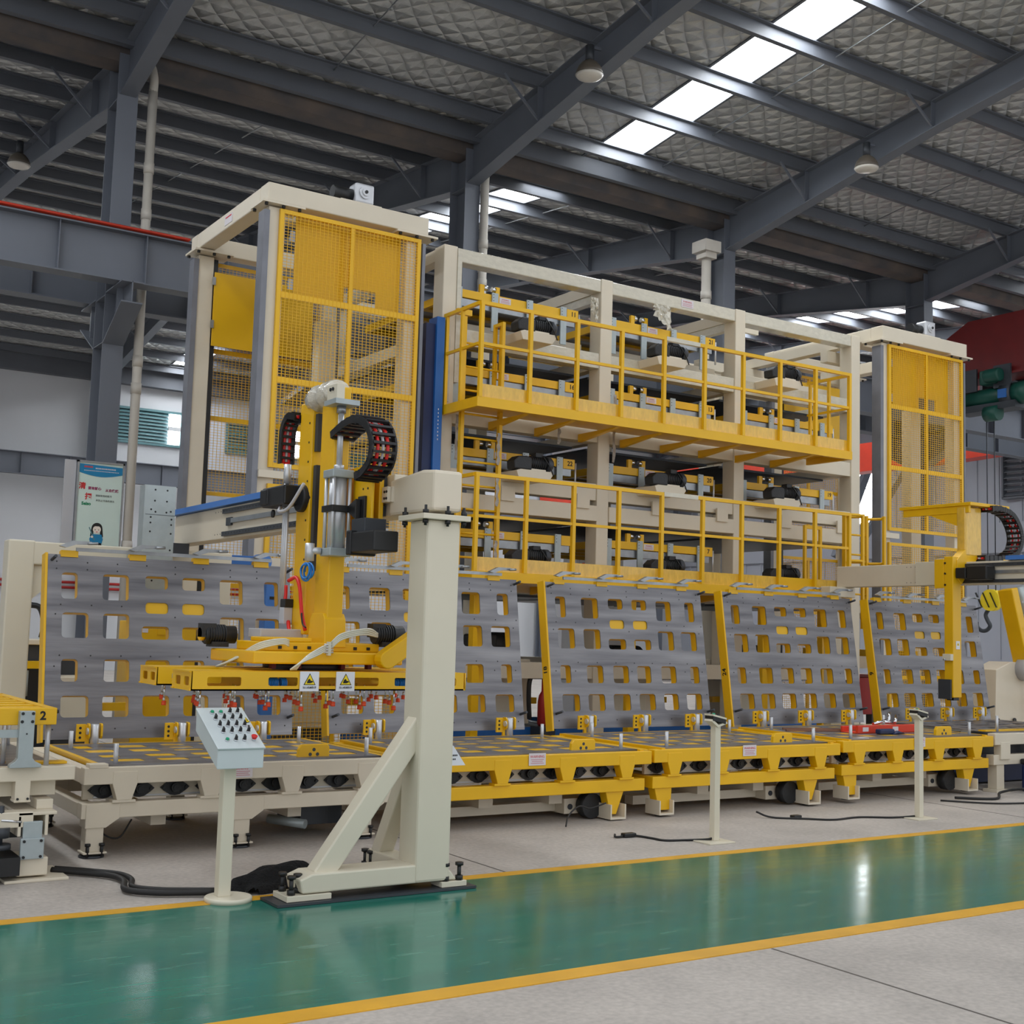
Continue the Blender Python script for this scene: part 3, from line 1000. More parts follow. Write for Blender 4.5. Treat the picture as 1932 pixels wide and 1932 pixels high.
# ================================================================== GANTRIES
def gantry(x, lb, full):
    """beam along Y at left face x, Z 2.36-2.66; front column at y 6.95; rear support at y 11.9"""
    p = thing('gantry_frame', lb, 'gantry', (x, 6.95, 0))
    y0, y1 = 7.42, 12.0
    w = 0.17
    # main beam with rails
    bm = bx('beam', CRM, p, x, x + w, y0, y1, 2.36, 2.645, bevel=0.008)
    if not full:
        bx('rail_block', CRM2, p, x - 0.06, x - 0.03, 10.22, 10.62, 2.36, 2.66, bevel=0.006)
    for z in (2.40, 2.60):
        r = bx('linear_rail', DKGREY, p, x - 0.028, x - 0.002, y0 + 0.25, y0 + 3.2, z - 0.02, z + 0.02)
        q = MB()
        for k in range(46):
            q.cyl((x - 0.0285, y0 + 0.3 + 0.068 * k, z), (x - 0.030, y0 + 0.3 + 0.068 * k, z), 0.006, 6)
        q.build('rail_bolt', BLK, r, kind='stuff')
    bx('rack_bar', GALV, p, x - 0.022, x, y0 + 0.3, y0 + 3.0, 2.49, 2.53)
    bx('sensor_block', DKGREY, p, x - 0.02, x, y0 + 3.0, y0 + 3.12, 2.47, 2.54)
    ye = y1 if full else 9.3
    bx('cable_tray', BLUEL, p, x - 0.05, x + 0.06, y0 + 0.55, ye, 2.648, 2.672)
    bx('tray_lip', BLUEL, p, x - 0.05, x - 0.042, y0 + 0.55, ye, 2.672, 2.70)
    # cap on the front column
    q = MB().prism([(7.45, 2.36), (7.45, 2.60), (7.02, 2.635), (6.84, 2.62), (6.84, 2.36)], 'x', x - 0.02, x + 0.19)
    q.build('beam_cap', CRM, p, bevel=0.02)
    q = MB().box(x - 0.035, x - 0.005, 7.38, 7.5, 2.45, 2.555)
    q.box(x - 0.06, x - 0.035, 7.40, 7.5, 2.45, 2.555)
    en = q.build('end_stop', CRM, p, bevel=0.004)
    MB().cyl((x - 0.03, 7.5, 2.5), (x - 0.03, 7.54, 2.5), 0.028, 12).build('bumper', CRM, en)
    for dy, dz in ((7.41, 2.52), (7.44, 2.52), (7.41, 2.475), (7.44, 2.475)):
        MB().cyl((x - 0.06, dy, dz), (x - 0.066, dy, dz), 0.009, 8).build('bolt', BLK, en)
    # column
    c0, c1 = x - 0.06, x + 0.18
    col = bx('column', CRM2, p, c0, c1, 6.83, 7.07, 0.06, 2.30, bevel=0.018)
    fl = bx('flange_plate', CRM2, p, c0 - 0.055, c1 + 0.05, 6.79, 7.13, 2.30, 2.335, bevel=0.004)
    for bx_, by in ((c0 - 0.02, 6.83), (c0 + 0.13, 6.81), (c1 + 0.02, 6.83), (c0 - 0.02, 7.1)):
        q = MB().cyl((bx_, by, 2.335), (bx_, by, 2.36), 0.02, 8).cyl((bx_, by, 2.275), (bx_, by, 2.30), 0.018, 6).cyl((bx_, by, 2.26), (bx_, by, 2.39), 0.009, 6)
        q.build('bolt', BLK, fl)
    # feet
    bx('base_plate', DKGREY, p, x - 0.97, x + 0.36, 6.80, 7.06, 0.005, 0.02)
    bx('base_plate', DKGREY, p, x - 0.14, x + 0.14, 7.06, 7.60, 0.005, 0.02)
    q = MB().prism([(x - 0.80, 0.06), (x + 0.24, 0.06), (x + 0.20, 0.11), (x + 0.13, 0.17), (x - 0.74, 0.17), (x - 0.82, 0.14)], 'y', 6.84, 7.06)
    q.build('base_beam', CRM2, p, bevel=0.01)
    q = MB().prism([(7.05, 0.06), (7.52, 0.06), (7.54, 0.13), (7.48, 0.17), (7.05, 0.17)], 'x', x - 0.06, x + 0.09)
    q.build('base_beam', CRM2, p, bevel=0.01)
    for (fx0, fx1, fy0, fy1) in ((x - 0.90, x - 0.62, 6.83, 7.04), (x + 0.12, x + 0.30, 6.82, 6.96), (x - 0.10, x + 0.10, 7.40, 7.56)):
        f = bx('foot_plate', CRM2, p, fx0, fx1, fy0, fy1, 0.022, 0.055, bevel=0.003)
        for bx2, by2 in ((fx0 + 0.04, fy0 + 0.03), (fx0 + 0.06, fy1 - 0.05), (fx1 - 0.04, fy0 + 0.03)) if fx1 - fx0 < 0.2 else ((fx0 + 0.04, fy0 + 0.04), (fx0 + 0.04, fy1 - 0.04), (fx0 + 0.10, fy0 + 0.09)):
            q = MB().cyl((bx2, by2, 0.05), (bx2, by2, 0.16), 0.013, 8).cyl((bx2, by2, 0.145), (bx2, by2, 0.165), 0.026, 6).cyl((bx2, by2, 0.055), (bx2, by2, 0.085), 0.024, 6)
            q.build('anchor_bolt', BLK, f)
    # diagonal braces
    MB().bar((x - 0.66, 6.95, 0.13), (x + 0.02, 6.95, 1.06), 0.12, 0.13).build('brace', CRM2, p, bevel=0.01)
    MB().bar((x - 0.0, 7.42, 0.13), (x - 0.0, 7.02, 0.80), 0.11, 0.10, (0, 1, 0)).build('brace', CRM2, p, bevel=0.01)
    # rear support
    yr = 11.86
    if full:
        bx('portal_column', CRM2, p, 2.33, 2.56, yr, yr + 0.22, 0.02, 2.318, bevel=0.015)
        bx('portal_beam', CRM2, p, 2.545, x + 0.55, yr + 0.005, yr + 0.2, 2.10, 2.31, bevel=0.012)
        MB().prism([(2.56, 2.10), (2.90, 2.10), (2.56, 1.78)], 'y', yr + 0.05, yr + 0.15).build('gusset', CRM2, p)
        bx('portal_column', CRM2, p, x + 0.32, x + 0.55, yr, yr + 0.2, 0.02, 2.1, bevel=0.015)
        bx('foot_plate', CRM2, p, 2.25, 2.64, yr - 0.08, yr + 0.3, 0.0, 0.02)
        bx('foot_plate', CRM2, p, x + 0.24, x + 0.63, yr - 0.08, yr + 0.28, 0.0, 0.02)
        # tall punched mounting plate at the beam's far end
        ep = MB().box(3.33, 3.60, 11.15, 11.165, 1.55, 2.84).box(3.315, 3.33, 11.15, 11.30, 1.55, 2.84).build('punched_plate', GALVP, p)
        MB().bar((3.45, 11.17, 2.2), (3.45, yr, 2.2), 0.12, 0.12).build('plate_arm', GALVP, p)
        q = MB()
        for hx, hz in ((3.41, 2.80), (3.52, 2.80), (3.41, 2.70), (3.52, 2.70), (3.38, 2.62), (3.52, 2.60), (3.56, 2.61), (3.38, 2.55), (3.57, 2.54), (3.38, 2.50), (3.57, 2.49), (3.38, 2.42), (3.57, 2.41), (3.38, 2.28), (3.57, 2.26), (3.42, 2.60), (3.38, 2.12), (3.57, 2.12), (3.42, 1.98), (3.42, 1.88), (3.50, 1.80), (3.42, 1.72)):
            q.cyl((hx, 11.149, hz), (hx, 11.152, hz), 0.009, 8)
        q.build('bolt_hole', BLK, ep)
        bx('plate_seam', DKGREY, ep, 3.33, 3.6, 11.1485, 11.15, 2.572, 2.576)
        bx('drive_bracket', DKGREY, p, x - 0.2, x + 0.02, 11.6, 11.8, 2.24, 2.36)
    else:
        bx('portal_column', CRM2, p, x - 0.25, x - 0.05, yr, yr + 0.14, 0.02, 2.36, bevel=0.012)
        bx('portal_beam', CRM2, p, x - 0.30, x + 0.2, yr - 0.02, yr + 0.16, 2.22, 2.36, bevel=0.01)
        bx('foot_plate', CRM2, p, x - 0.33, x + 0.03, yr - 0.08, yr + 0.14, 0.0, 0.02)
    return p


gantry(3.88, 'cream gantry frame with braced front column standing on the green walkway edge', True)
gantry(13.2, 'cream gantry frame at the far right with its front column out of view', False)

# ------------------------------------------------------------------ suction lifter on the gantry (carriage, mast, vacuum frame)
lf = thing('suction_lifter', 'yellow vacuum lifter with twin masts hanging from the cream gantry beam', 'lifter', (3.65, 8.05, 1.08))
# carriage plate riding on the beam
bx('carriage_plate', YEL, lf, 3.80, 3.835, 7.48, 8.45, 2.24, 2.72, bevel=0.006)
pl = bx('mount_plate', YEL, lf, 3.72, 3.74, 7.43, 7.72, 2.26, 2.70, bevel=0.006)
q = MB()
for dy in (7.49, 7.56):
    for dz in (2.64, 2.54):
        q.cyl((3.7195, dy, dz), (3.717, dy, dz), 0.008, 8)
q.build('bolt_hole', BLK, pl)
for dz in (2.40, 2.60):
    for dy in (7.52, 8.25):
        bx('rail_carriage', DKGREY, lf, 3.835, 3.875, dy, dy + 0.14, dz - 0.035, dz + 0.035)
# twin masts
for nm, yy0, yy1, zb, zt in (('near', 7.80, 8.02, 1.50, 3.27), ('far', 8.18, 8.40, 1.55, 3.22)):
    q = MB().box(3.60, 3.72, yy0, yy1, zb, zt)
    ms = q.build('mast', YEL, lf, bevel=0.01)
    q = MB()
    for k in range(11):
        q.cyl((3.5995, yy0 + 0.04, 1.8 + 0.14 * k), (3.597, yy0 + 0.04, 1.8 + 0.14 * k), 0.009, 6)
    if nm == 'far':
        q.build('bolt', BLK, ms)
    else:
        q = MB().prism([(7.77, 1.47), (8.06, 1.47), (8.03, 1.66), (8.0, 1.70), (7.82, 1.70), (7.79, 1.66)], 'x', 3.58, 3.74)
        q.build('mast_foot', YEL, ms, bevel=0.006)
bx('rack_strip', DKGREY, lf, 3.62, 3.66, 8.12, 8.17, 2.0, 2.75)
bx('rack_strip', DKGREY, lf, 3.62, 3.66, 8.12, 8.17, 2.85, 3.12)
# wrapped head between the masts
rnd = random.Random(3)
q = MB()
n = 14
pts = []
for i in range(9):
    t = i / 8
    rr = 0.085 + 0.018 * math.sin(i * 2.3) + 0.01 * rnd.random()
    pts.append((rr, t))
q.lathe((3.65, 7.87, 3.235), [(r_, 0.42 * t - 0.02) for r_, t in pts], n, 'y')
q.build('film_wrap', FILM, lf)
bx('rod_bracket', CRM2, lf, 3.56, 3.62, 7.70, 7.86, 3.16, 3.27, bevel=0.004)
q = MB()
for dy in (7.76, 7.80):
    q.cyl((3.56, dy, 3.235), (3.553, dy, 3.235), 0.013, 8)
q.build('bolt', BLK, lf)
# pneumatic cylinder
cx, cy = 3.62, 7.745
cyl = MB().cyl((cx, cy, 2.14), (cx, cy, 2.62), 0.062, 24).build('cylinder_barrel', ALU, lf)
for dx, dy in ((-0.06, -0.06), (0.06, -0.06), (-0.06, 0.06), (0.06, 0.06)):
    MB().cyl((cx + dx, cy + dy, 2.14), (cx + dx, cy + dy, 2.62), 0.013, 10).build('tie_rod', ALU, cyl)
bx('end_cap', GALVP, cyl, cx - 0.08, cx + 0.08, cy - 0.08, cy + 0.08, 2.62, 2.675, bevel=0.006)
bx('end_cap', GALVP, cyl, cx - 0.08, cx + 0.08, cy - 0.08, cy + 0.08, 2.085, 2.14, bevel=0.006)
MB().cyl((cx, cy, 2.675), (cx, cy, 2.71), 0.035, 14).build('gland', ALU, cyl)
MB().cyl((cx, cy, 2.70), (cx, cy, 3.08), 0.021, 14).build('piston_rod', ALU, cyl)
MB().cyl((cx, cy, 3.07), (cx, cy, 3.12), 0.032, 12).build('rod_nut', GALV, cyl)
bx('rod_plate', GALVP, cyl, cx - 0.09, cx + 0.09, cy - 0.10, cy + 0.09, 3.12, 3.155)
q = MB().box(cx - 0.08, cx + 0.09, cy - 0.085, cy + 0.085, 2.385, 2.43)
q.box(3.70, 3.725, 7.50, 7.60, 2.29, 2.49)
q.prism([(7.66, 2.43), (7.55, 2.47), (7.55, 2.33), (7.66, 2.385)], 'x', 3.66, 3.70)
q.build('cylinder_clamp', BLK, lf, bevel=0.004)
q = MB().cyl((cx - 0.08, cy + 0.06, 2.12), (cx - 0.15, cy + 0.09, 2.12), 0.025, 10)
q.cyl((cx - 0.15, cy + 0.09, 2.05), (cx - 0.15, cy + 0.09, 2.17), 0.032, 12)
q.build('air_valve', ALU, lf)
# drive motors
q = MB().box(3.46, 3.60, 8.30, 8.72, 2.47, 2.615).box(3.45, 3.60, 8.60, 8.74, 2.485, 2.605)
q.cyl((3.56, 8.28, 2.52), (3.70, 8.28, 2.52), 0.10, 18)
q.build('servo_motor', BLK, lf, bevel=0.012)
MB().lathe((3.53, 8.66, 2.43), [(0.018, -0.006), (0.03, -0.006), (0.03, 0.006), (0.018, 0.006)], 14, 'x').build('eye_bolt', BLK, lf)
q = MB().box(3.60, 3.78, 7.14, 7.50, 2.10, 2.235).box(3.59, 3.79, 7.47, 7.53, 2.085, 2.25)
q.build('servo_motor', BLK, lf, bevel=0.01)
bx('gearbox', DKGREY, lf, 3.64, 3.80, 7.36, 7.56, 2.235, 2.33, bevel=0.005)
MB().tube(smooth_path([(3.5, 8.45, 2.47), (3.45, 8.35, 2.42), (3.46, 8.2, 2.44), (3.5, 8.05, 2.6)], 6), 0.012, 8).build('grey_cable', LTGREY2, lf)
# drag chains
def drag_chain(parent, path, width_dir, half, th, n):
    """links along path; each link two black cheeks and a bridge"""
    wd = Vector(width_dir)
    P = smooth_path(path, n)
    dc = MB()
    br = MB()
    hs = [MB(), MB()]
    for i in range(len(P) - 1):
        a, b = P[i], P[i + 1]
        for s_ in (-1, 1):
            hs[max(0, s_)].bar(a + wd * half * s_, b + wd * half * s_ + (b - a) * 0.12, 0.014, th, tuple((b - a).cross(wd)))
        if i % 2 == 0:
            m_ = (a + b) / 2
            nrm = (b - a).cross(wd).normalized()
            for s_ in (-1, 1):
                br.bar(m_ - wd * half + nrm * th * 0.5 * s_, m_ + wd * half + nrm * th * 0.5 * s_, 0.016, (b - a).length * 0.7, tuple((b - a)))
    c = hs[0].build('drag_chain', BLK, parent)
    hs[1].build('chain_cheek', BLK, c)
    br.build('chain_bridge', BLK, c, kind='stuff')
    for j, off in enumerate((-0.45, 0.4)):
        MB().tube([p_ + wd * half * off for p_ in P], 0.013, 6).build('red_hose', REDH, c)
    MB().tube([p_ + wd * half * 0.0 for p_ in P], 0.011, 6).build('grey_cable', LTGREY2, c)
    return c


drag_chain(lf, [(3.66, 7.80, 2.92), (3.66, 7.62, 2.97), (3.66, 7.44, 2.985), (3.66, 7.27, 2.93), (3.66, 7.18, 2.81), (3.66, 7.2, 2.69), (3.66, 7.30, 2.62), (3.66, 7.4, 2.60)], (1, 0, 0), 0.085, 0.05, 5)
drag_chain(lf, [(3.62, 8.42, 3.13), (3.60, 8.52, 3.14), (3.585, 8.575, 3.06), (3.58, 8.58, 2.93), (3.58, 8.58, 2.80)], (1, 0, 0), 0.05, 0.05, 5)
bx('chain_arm', BLK, lf, 3.6, 3.66, 8.38, 8.46, 3.08, 3.14)
MB().tube(smooth_path([(3.58, 8.58, 2.80), (3.57, 8.52, 2.75), (3.57, 8.48, 2.70)], 5), 0.018, 8).build('red_hose', REDH, lf)
q = MB()
for k, dy in enumerate((8.46, 8.49, 8.52)):
    q.cyl((3.56, dy, 1.72), (3.56, dy, 2.62 + 0.03 * k), 0.013, 8)
q.build('air_pipe', ALU, lf)
MB().cyl((3.55, 8.47, 2.64), (3.55, 8.47, 2.78), 0.028, 10).build('air_valve', ALU, lf)
# hoses by the far mast: blue coil, red loops, white regulator
q = MB()
c3 = Vector((3.56, 8.03, 1.985))
coil = []
for k in range(64):
    a = k * 0.33
    coil.append((c3.x - 0.0006 * k, c3.y + (0.075 + 0.014 * math.sin(k * 0.21)) * math.cos(a), c3.z + (0.055 + 0.010 * math.cos(k * 0.17)) * math.sin(a)))
q.tube(coil, 0.0075, 6).build('blue_coil_hose', BLUEH, lf)
MB().tube(smooth_path([(3.55, 8.36, 1.93), (3.56, 8.25, 1.95), (3.555, 8.17, 1.88), (3.56, 8.15, 1.78), (3.57, 8.14, 1.68), (3.58, 8.1, 1.58)], 5), 0.014, 8).build('red_hose', REDH, lf)
MB().tube(smooth_path([(3.57, 8.45, 1.90), (3.57, 8.45, 1.82), (3.56, 8.44, 1.74)], 5), 0.014, 8).build('red_hose', REDH, lf)
MB().tube(smooth_path([(3.57, 8.38, 1.64), (3.56, 8.33, 1.58), (3.57, 8.25, 1.535)], 5), 0.014, 8).build('red_hose', REDH, lf)
bx('regulator', LTGREY2, lf, 3.53, 3.60, 8.38, 8.46, 1.62, 1.74, bevel=0.006)
bx('regulator_head', BLK, lf, 3.53, 3.60, 8.37, 8.45, 1.74, 1.80, bevel=0.006)
MB().tube(smooth_path([(3.56, 8.13, 1.70), (3.56, 8.12, 1.66), (3.56, 8.10, 1.62), (3.56, 8.05, 1.60)], 4), 0.006, 6).build('black_cable', BLK, lf)
bx('white_junction_box', LTGREY2, lf, 3.30, 3.62, 8.22, 8.45, 1.52, 1.585, bevel=0.006)
# rotating head beam
q = MB().prism([(3.02, 7.62), (4.10, 7.62), (4.10, 8.42), (3.02, 8.42)], 'z', 1.36, 1.44)
q.build('turret_beam', YEL, lf, bevel=0.01)
q = MB().prism([(3.16, 7.78), (4.0, 7.78), (4.0, 8.30), (3.16, 8.30)], 'z', 1.44, 1.50)
q.box(3.22, 3.50, 7.80, 8.2, 1.50, 1.53)
q.build('turret_base', YEL, lf, bevel=0.008)
q = MB()
for xx in (3.25, 3.36, 3.46, 3.80, 3.9):
    q.box(xx, xx + 0.025, 7.775, 7.781, 1.455, 1.475)
q.build('slot_bolt', BLK, lf)
MB().cyl((3.55, 8.03, 1.315), (3.55, 8.03, 1.36), 0.28, 28).build('slewing_ring', DKGREY, lf)
for sx in (3.2, 3.38, 3.7, 3.9):
    bx('shock_mount', REDD, lf, sx, sx + 0.03, 7.75, 7.80, 1.325, 1.365)
# belt arm at the right
a0, a1 = Vector((3.93, 7.56, 1.40)), Vector((4.30, 7.56, 1.64))
d_ = (a1 - a0).normalized()
n_ = Vector((-d_.z, 0, d_.x)) * 0.062
poly = []
for k in range(9):
    a = math.pi / 2 + math.pi * k / 8
    v_ = a0 + n_.normalized() * 0.062 * math.sin(a) + d_ * 0.062 * math.cos(a)
    poly.append((v_.x, v_.z))
for s_ in (-1, 1):
    v_ = a1 + n_ * s_
    poly.append((v_.x, v_.z))
MB().prism(poly, 'y', 7.50, 7.60).build('belt_guard', YEL, lf, bevel=0.008)
# motors on the turret
for (mx, my, mz, r_) in ((3.06, 8.40, 1.535, 0.062), (4.06, 7.80, 1.565, 0.062)):
    q = MB().cyl((mx - 0.10, my, mz), (mx + 0.12, my, mz), r_, 18)
    for k in range(8):
        q.cyl((mx - 0.09 + k * 0.018, my, mz), (mx - 0.082 + k * 0.018, my, mz), r_ + 0.008, 18)
    q.box(mx - 0.13, mx - 0.03, my - 0.05, my + 0.04, mz - 0.02, mz + 0.075)
    q.box(mx - 0.06, mx + 0.06, my - 0.06, my + 0.06, mz - 0.085, mz - 0.05)
    q.build('electric_motor', MOTOR, lf)
MB().cyl((2.93, 8.40, 1.535), (2.96, 8.40, 1.535), 0.045, 16).build('motor_cap', YEL, lf)
# vacuum frame: two long box girders with windows and cross members
def window_wall(name, u0, u1, z0, z1, wins, fixed, axis, t, parent):
    """web plate with rectangular windows; along X at y=fixed or along Y at x=fixed"""
    me = holed_plate(u1 - u0, z1 - z0, [(a - u0, b - u0, c - z0, d - z0) for a, b, c, d in wins], t, 0.012)
    if axis == 'x':
        mm = Matrix(((1, 0, 0, u0), (0, 0, -1, fixed), (0, 1, 0, z0), (0, 0, 0, 1)))
    else:
        mm = Matrix(((0, 0, -1, fixed), (1, 0, 0, u0), (0, 1, 0, z0), (0, 0, 0, 1)))
    r = parent
    while r.parent is not None:
        r = r.parent
    return place(me, name, parent, YEL, Matrix.Translation(-Vector(r.location)) @ mm)


fz0, fz1 = 1.195, 1.315
for (ya, yb_) in ((7.50, 7.86), (8.18, 8.54)):
    xs, xe = 2.57, 4.53
    g_ = bx('vacuum_girder', YEL, lf, xs, xe, ya + 0.02, yb_ - 0.02, fz1 - 0.008, fz1)
    bx('girder_flange', YEL, g_, xs, xe, ya, ya + 0.05, fz0, fz0 + 0.01)
    bx('girder_flange', YEL, g_, xs, xe, yb_ - 0.05, yb_, fz0, fz0 + 0.01)
    wins = [(2.68, 2.90, fz0 + 0.03, fz1 - 0.035), (3.08, 3.28, fz0 + 0.03, fz1 - 0.035), (3.42, 3.56, fz0 + 0.03, fz1 - 0.035), (3.68, 3.86, fz0 + 0.03, fz1 - 0.035), (3.98, 4.14, fz0 + 0.03, fz1 - 0.035), (4.30, 4.46, fz0 + 0.03, fz1 - 0.035)]
    window_wall('girder_web', xs + 0.009, xe - 0.009, fz0, fz1 - 0.0005, wins, ya, 'x', 0.008, g_)
    window_wall('girder_web', xs + 0.009, xe - 0.009, fz0, fz1 - 0.0005, wins, yb_ - 0.008, 'x', 0.008, g_)
    ew = [(ya + 0.04, ya + 0.13, fz0 + 0.03, fz1 - 0.035), (ya + 0.20, ya + 0.30, fz0 + 0.03, fz1 - 0.035)]
    window_wall('girder_end', ya, yb_, fz0, fz1, ew, xs + 0.008, 'y', 0.008, g_)
    window_wall('girder_end', ya, yb_, fz0, fz1, ew, xe, 'y', 0.008, g_)
for cx_ in (3.10, 3.62, 4.1):
    bx('cross_member', YEL, lf, cx_, cx_ + 0.10, 7.86, 8.18, 1.24, 1.31)
bx('top_strip', YEL, lf, 2.95, 4.4, 7.95, 8.05, 1.312, 1.322)
# blue spiral hoses inside the girders
for (hx, n_t) in ((3.10, 8), (3.20, 4), (3.40, 5), (3.985, 7), (4.06, 7)):
    pts = []
    for k in range(n_t * 10 + 1):
        a = 2 * math.pi * k / 10
        pts.append((hx + 0.010 * k / 10, 7.60 + 0.03 * math.cos(a), 1.243 + 0.028 * math.sin(a)))
    MB().tube(pts, 0.0048, 5).build('blue_coil_hose', BLUEH, lf)
# milky vacuum hoses
for k in range(4):
    o_ = 0.012 * k
    MB().tube(smooth_path([(2.95 + o_, 8.1, 1.325), (3.0 + o_, 7.95 - o_, 1.37 + o_), (3.10, 7.72, 1.455 + o_), (3.24, 7.70, 1.49 + o_ * 0.8), (3.30, 7.72, 1.475 + o_)], 5), 0.007, 6).build('clear_hose', CLEARH, lf)
    MB().tube(smooth_path([(3.25 + o_, 7.56, 1.325), (3.30 + o_, 7.52, 1.37 + o_), (3.42, 7.50, 1.43 + o_), (3.50, 7.58, 1.455 + o_ * 0.8)], 5), 0.007, 6).build('clear_hose', CLEARH, lf)
    MB().tube(smooth_path([(3.55, 7.60, 1.47 + o_), (3.62, 7.58, 1.53 + o_), (3.78 + o_, 7.6, 1.565 + o_), (3.92, 7.66, 1.55 + o_ * 0.6)], 5), 0.007, 6).build('clear_hose', CLEARH, lf)
for k in range(4):
    MB().cyl((3.50, 7.6, 1.44 + 0.017 * k), (3.565, 7.6, 1.44 + 0.017 * k), 0.007, 8).build('hose_fitting', ALU, lf)
bx('valve_block', CLEARH, lf, 3.525, 3.545, 7.59, 7.62, 1.42, 1.51)
# suction cups: rod, chrome collar and orange cup
rod = MB().cyl((0, 0, 0.045), (0, 0, 0.14), 0.0055, 6).mesh('cup_rod', CHR)
cupm = MB().lathe((0, 0, 0), [(0.016, 0), (0.0165, 0.010), (0.014, 0.014), (0.0165, 0.020), (0.0165, 0.026), (0.010, 0.030)], 10).mesh('cup', ORG)
colm = MB().cyl((0, 0, 0.028), (0, 0, 0.05), 0.0085, 8).mesh('cup_collar', ALU)
for r_i, yy in enumerate((7.56, 7.68, 7.80, 8.26, 8.40, 8.5)):
    for k in range(9):
        xx = 2.66 + 0.225 * k + 0.03 * (r_i % 3)
        drop = 0.03 if (k + r_i) % 3 else 0.0
        o = put(rod, 'suction_cup', lf, (xx, yy, 1.06 + drop))
        o2 = bpy.data.objects.new('cup', cupm)
        COL.objects.link(o2)
        o2.parent = o
        o3 = bpy.data.objects.new('collar', colm)
        COL.objects.link(o3)
        o3.parent = o
# pinch warning signs on the front girder
for sx in (3.29, 3.545):
    s_ = bx('warning_plate', PAPER, lf, sx, sx + 0.13, 7.485, 7.496, 1.192, 1.318)
    MB().prism([(sx + 0.065, 1.307), (sx + 0.107, 1.232), (sx + 0.023, 1.232)], 'y', 7.4835, 7.485).build('triangle_edge', INKK, s_)
    MB().prism([(sx + 0.065, 1.298), (sx + 0.099, 1.2365), (sx + 0.031, 1.2365)], 'y', 7.482, 7.4835).build('triangle', WARN, s_)
    MB().prism([(sx + 0.045, 1.244), (sx + 0.07, 1.244), (sx + 0.088, 1.252), (sx + 0.084, 1.258), (sx + 0.07, 1.26), (sx + 0.064, 1.272), (sx + 0.054, 1.268), (sx + 0.048, 1.258)], 'y', 7.480, 7.482).build('hand_pictogram', INKK, s_)
    text('当心机械伤手', (sx + 0.065, 7.4835, 1.215), 0.016, INKK, s_)


# ================================================================== CONTROL DESK ON ITS POST
cp = thing('control_panel', 'pale grey sloped push-button box on a cream post at the walkway edge', 'control panel', (2.70, 7.16, 0))
MB().lathe((2.735, 7.115, 0.003), [(0.138, 0), (0.138, 0.022), (0.132, 0.028)], 32).build('base_disc', CRM2, cp)
bx('post', CRM2, cp, 2.668, 2.745, 7.10, 7.175, 0.028, 0.80, bevel=0.008)
# sloped case: front lower edge at y 7.0, rear upper edge at y 7.40
xA, xB = 2.585, 2.868
prof = [(7.0, 0.885), (7.40, 1.087), (7.395, 0.96), (7.0, 0.772)]
case = MB().prism([(a, b) for a, b in prof], 'x', xA, xB).build('case', LTGREY, cp, bevel=0.006)
E0 = Vector((0, 7.0, 0.885))
Ev = (Vector((0, 7.40, 1.087)) - E0)
Ln = Ev.length
Ev.normalize()
En = Vector((0, -Ev.z, Ev.y))


def D(u, v, w=0.0):
    """point on the sloped face: u across 0..1, v up 0..1, w off the face"""
    q_ = E0 + Ev * (v * Ln) + En * w
    return Vector((xA + u * (xB - xA), q_.y, q_.z))


q = MB()
vs = [D(u, v, w) for w in (0, 0.012) for (u, v) in ((-0.015, -0.015), (1.015, -0.015), (1.015, 1.01), (-0.015, 1.01))]
q._add(vs, [(3, 2, 1, 0), (4, 5, 6, 7), (0, 1, 5, 4), (1, 2, 6, 5), (2, 3, 7, 6), (3, 0, 4, 7)])
q.build('door', LTGREY, cp, bevel=0.003)
rows = [(0.86, ((0.27, 'g'), (0.46, 'g'), (0.66, 's'), (0.83, 's'))), (0.70, ((0.27, 's'), (0.455, 's'), (0.64, 's'), (0.82, 's'))), (0.53, ((0.28, 's'), (0.46, 's'), (0.645, 's'), (0.825, 's'))),
        (0.37, ((0.28, 's'), (0.465, 's'), (0.65, 's'), (0.83, 's'))), (0.17, ((0.27, 'g'), (0.455, 's'), (0.64, 's'), (0.845, 'r')))]
for v, it in rows:
    for u, kd in it:
        a = D(u, v, 0.012)
        if kd == 's':
            b = MB().cyl(a, a + En * 0.010, 0.0125, 14).build('selector_switch', CHR, cp)
            MB().cyl(a + En * 0.010, a + En * 0.026, 0.0105, 12, 0.009).bar(a + En * 0.028 - Ev * 0.012, a + En * 0.028 + Ev * 0.013, 0.007, 0.014, tuple(En)).build('selector_knob', BLK, b)
        elif kd == 'g':
            b = MB().cyl(a, a + En * 0.009, 0.0135, 14).build('push_button', CHR, cp)
            MB().cyl(a + En * 0.009, a + En * 0.017, 0.0105, 14).build('green_cap', BTNG, b)
        else:
            b = MB().cyl(a, a + En * 0.012, 0.012, 14).build('emergency_stop', CHR, cp)
            MB().cyl(a + En * 0.012, a + En * 0.030, 0.014, 16, 0.019).build('red_mushroom', BTNR, b)
# lightning warning triangle and key lock
def face_poly(name, m, pts, w, par):
    q_ = MB()
    n_pts = len(pts)
    q_._add([D(u, v, w) for u, v in pts] + [D(u, v, w + 0.0008) for u, v in pts], [tuple(range(n_pts)), tuple(range(2 * n_pts - 1, n_pts - 1, -1))] + [(i, (i + 1) % n_pts, (i + 1) % n_pts + n_pts, i + n_pts) for i in range(n_pts)])
    return q_.build(name, m, par)


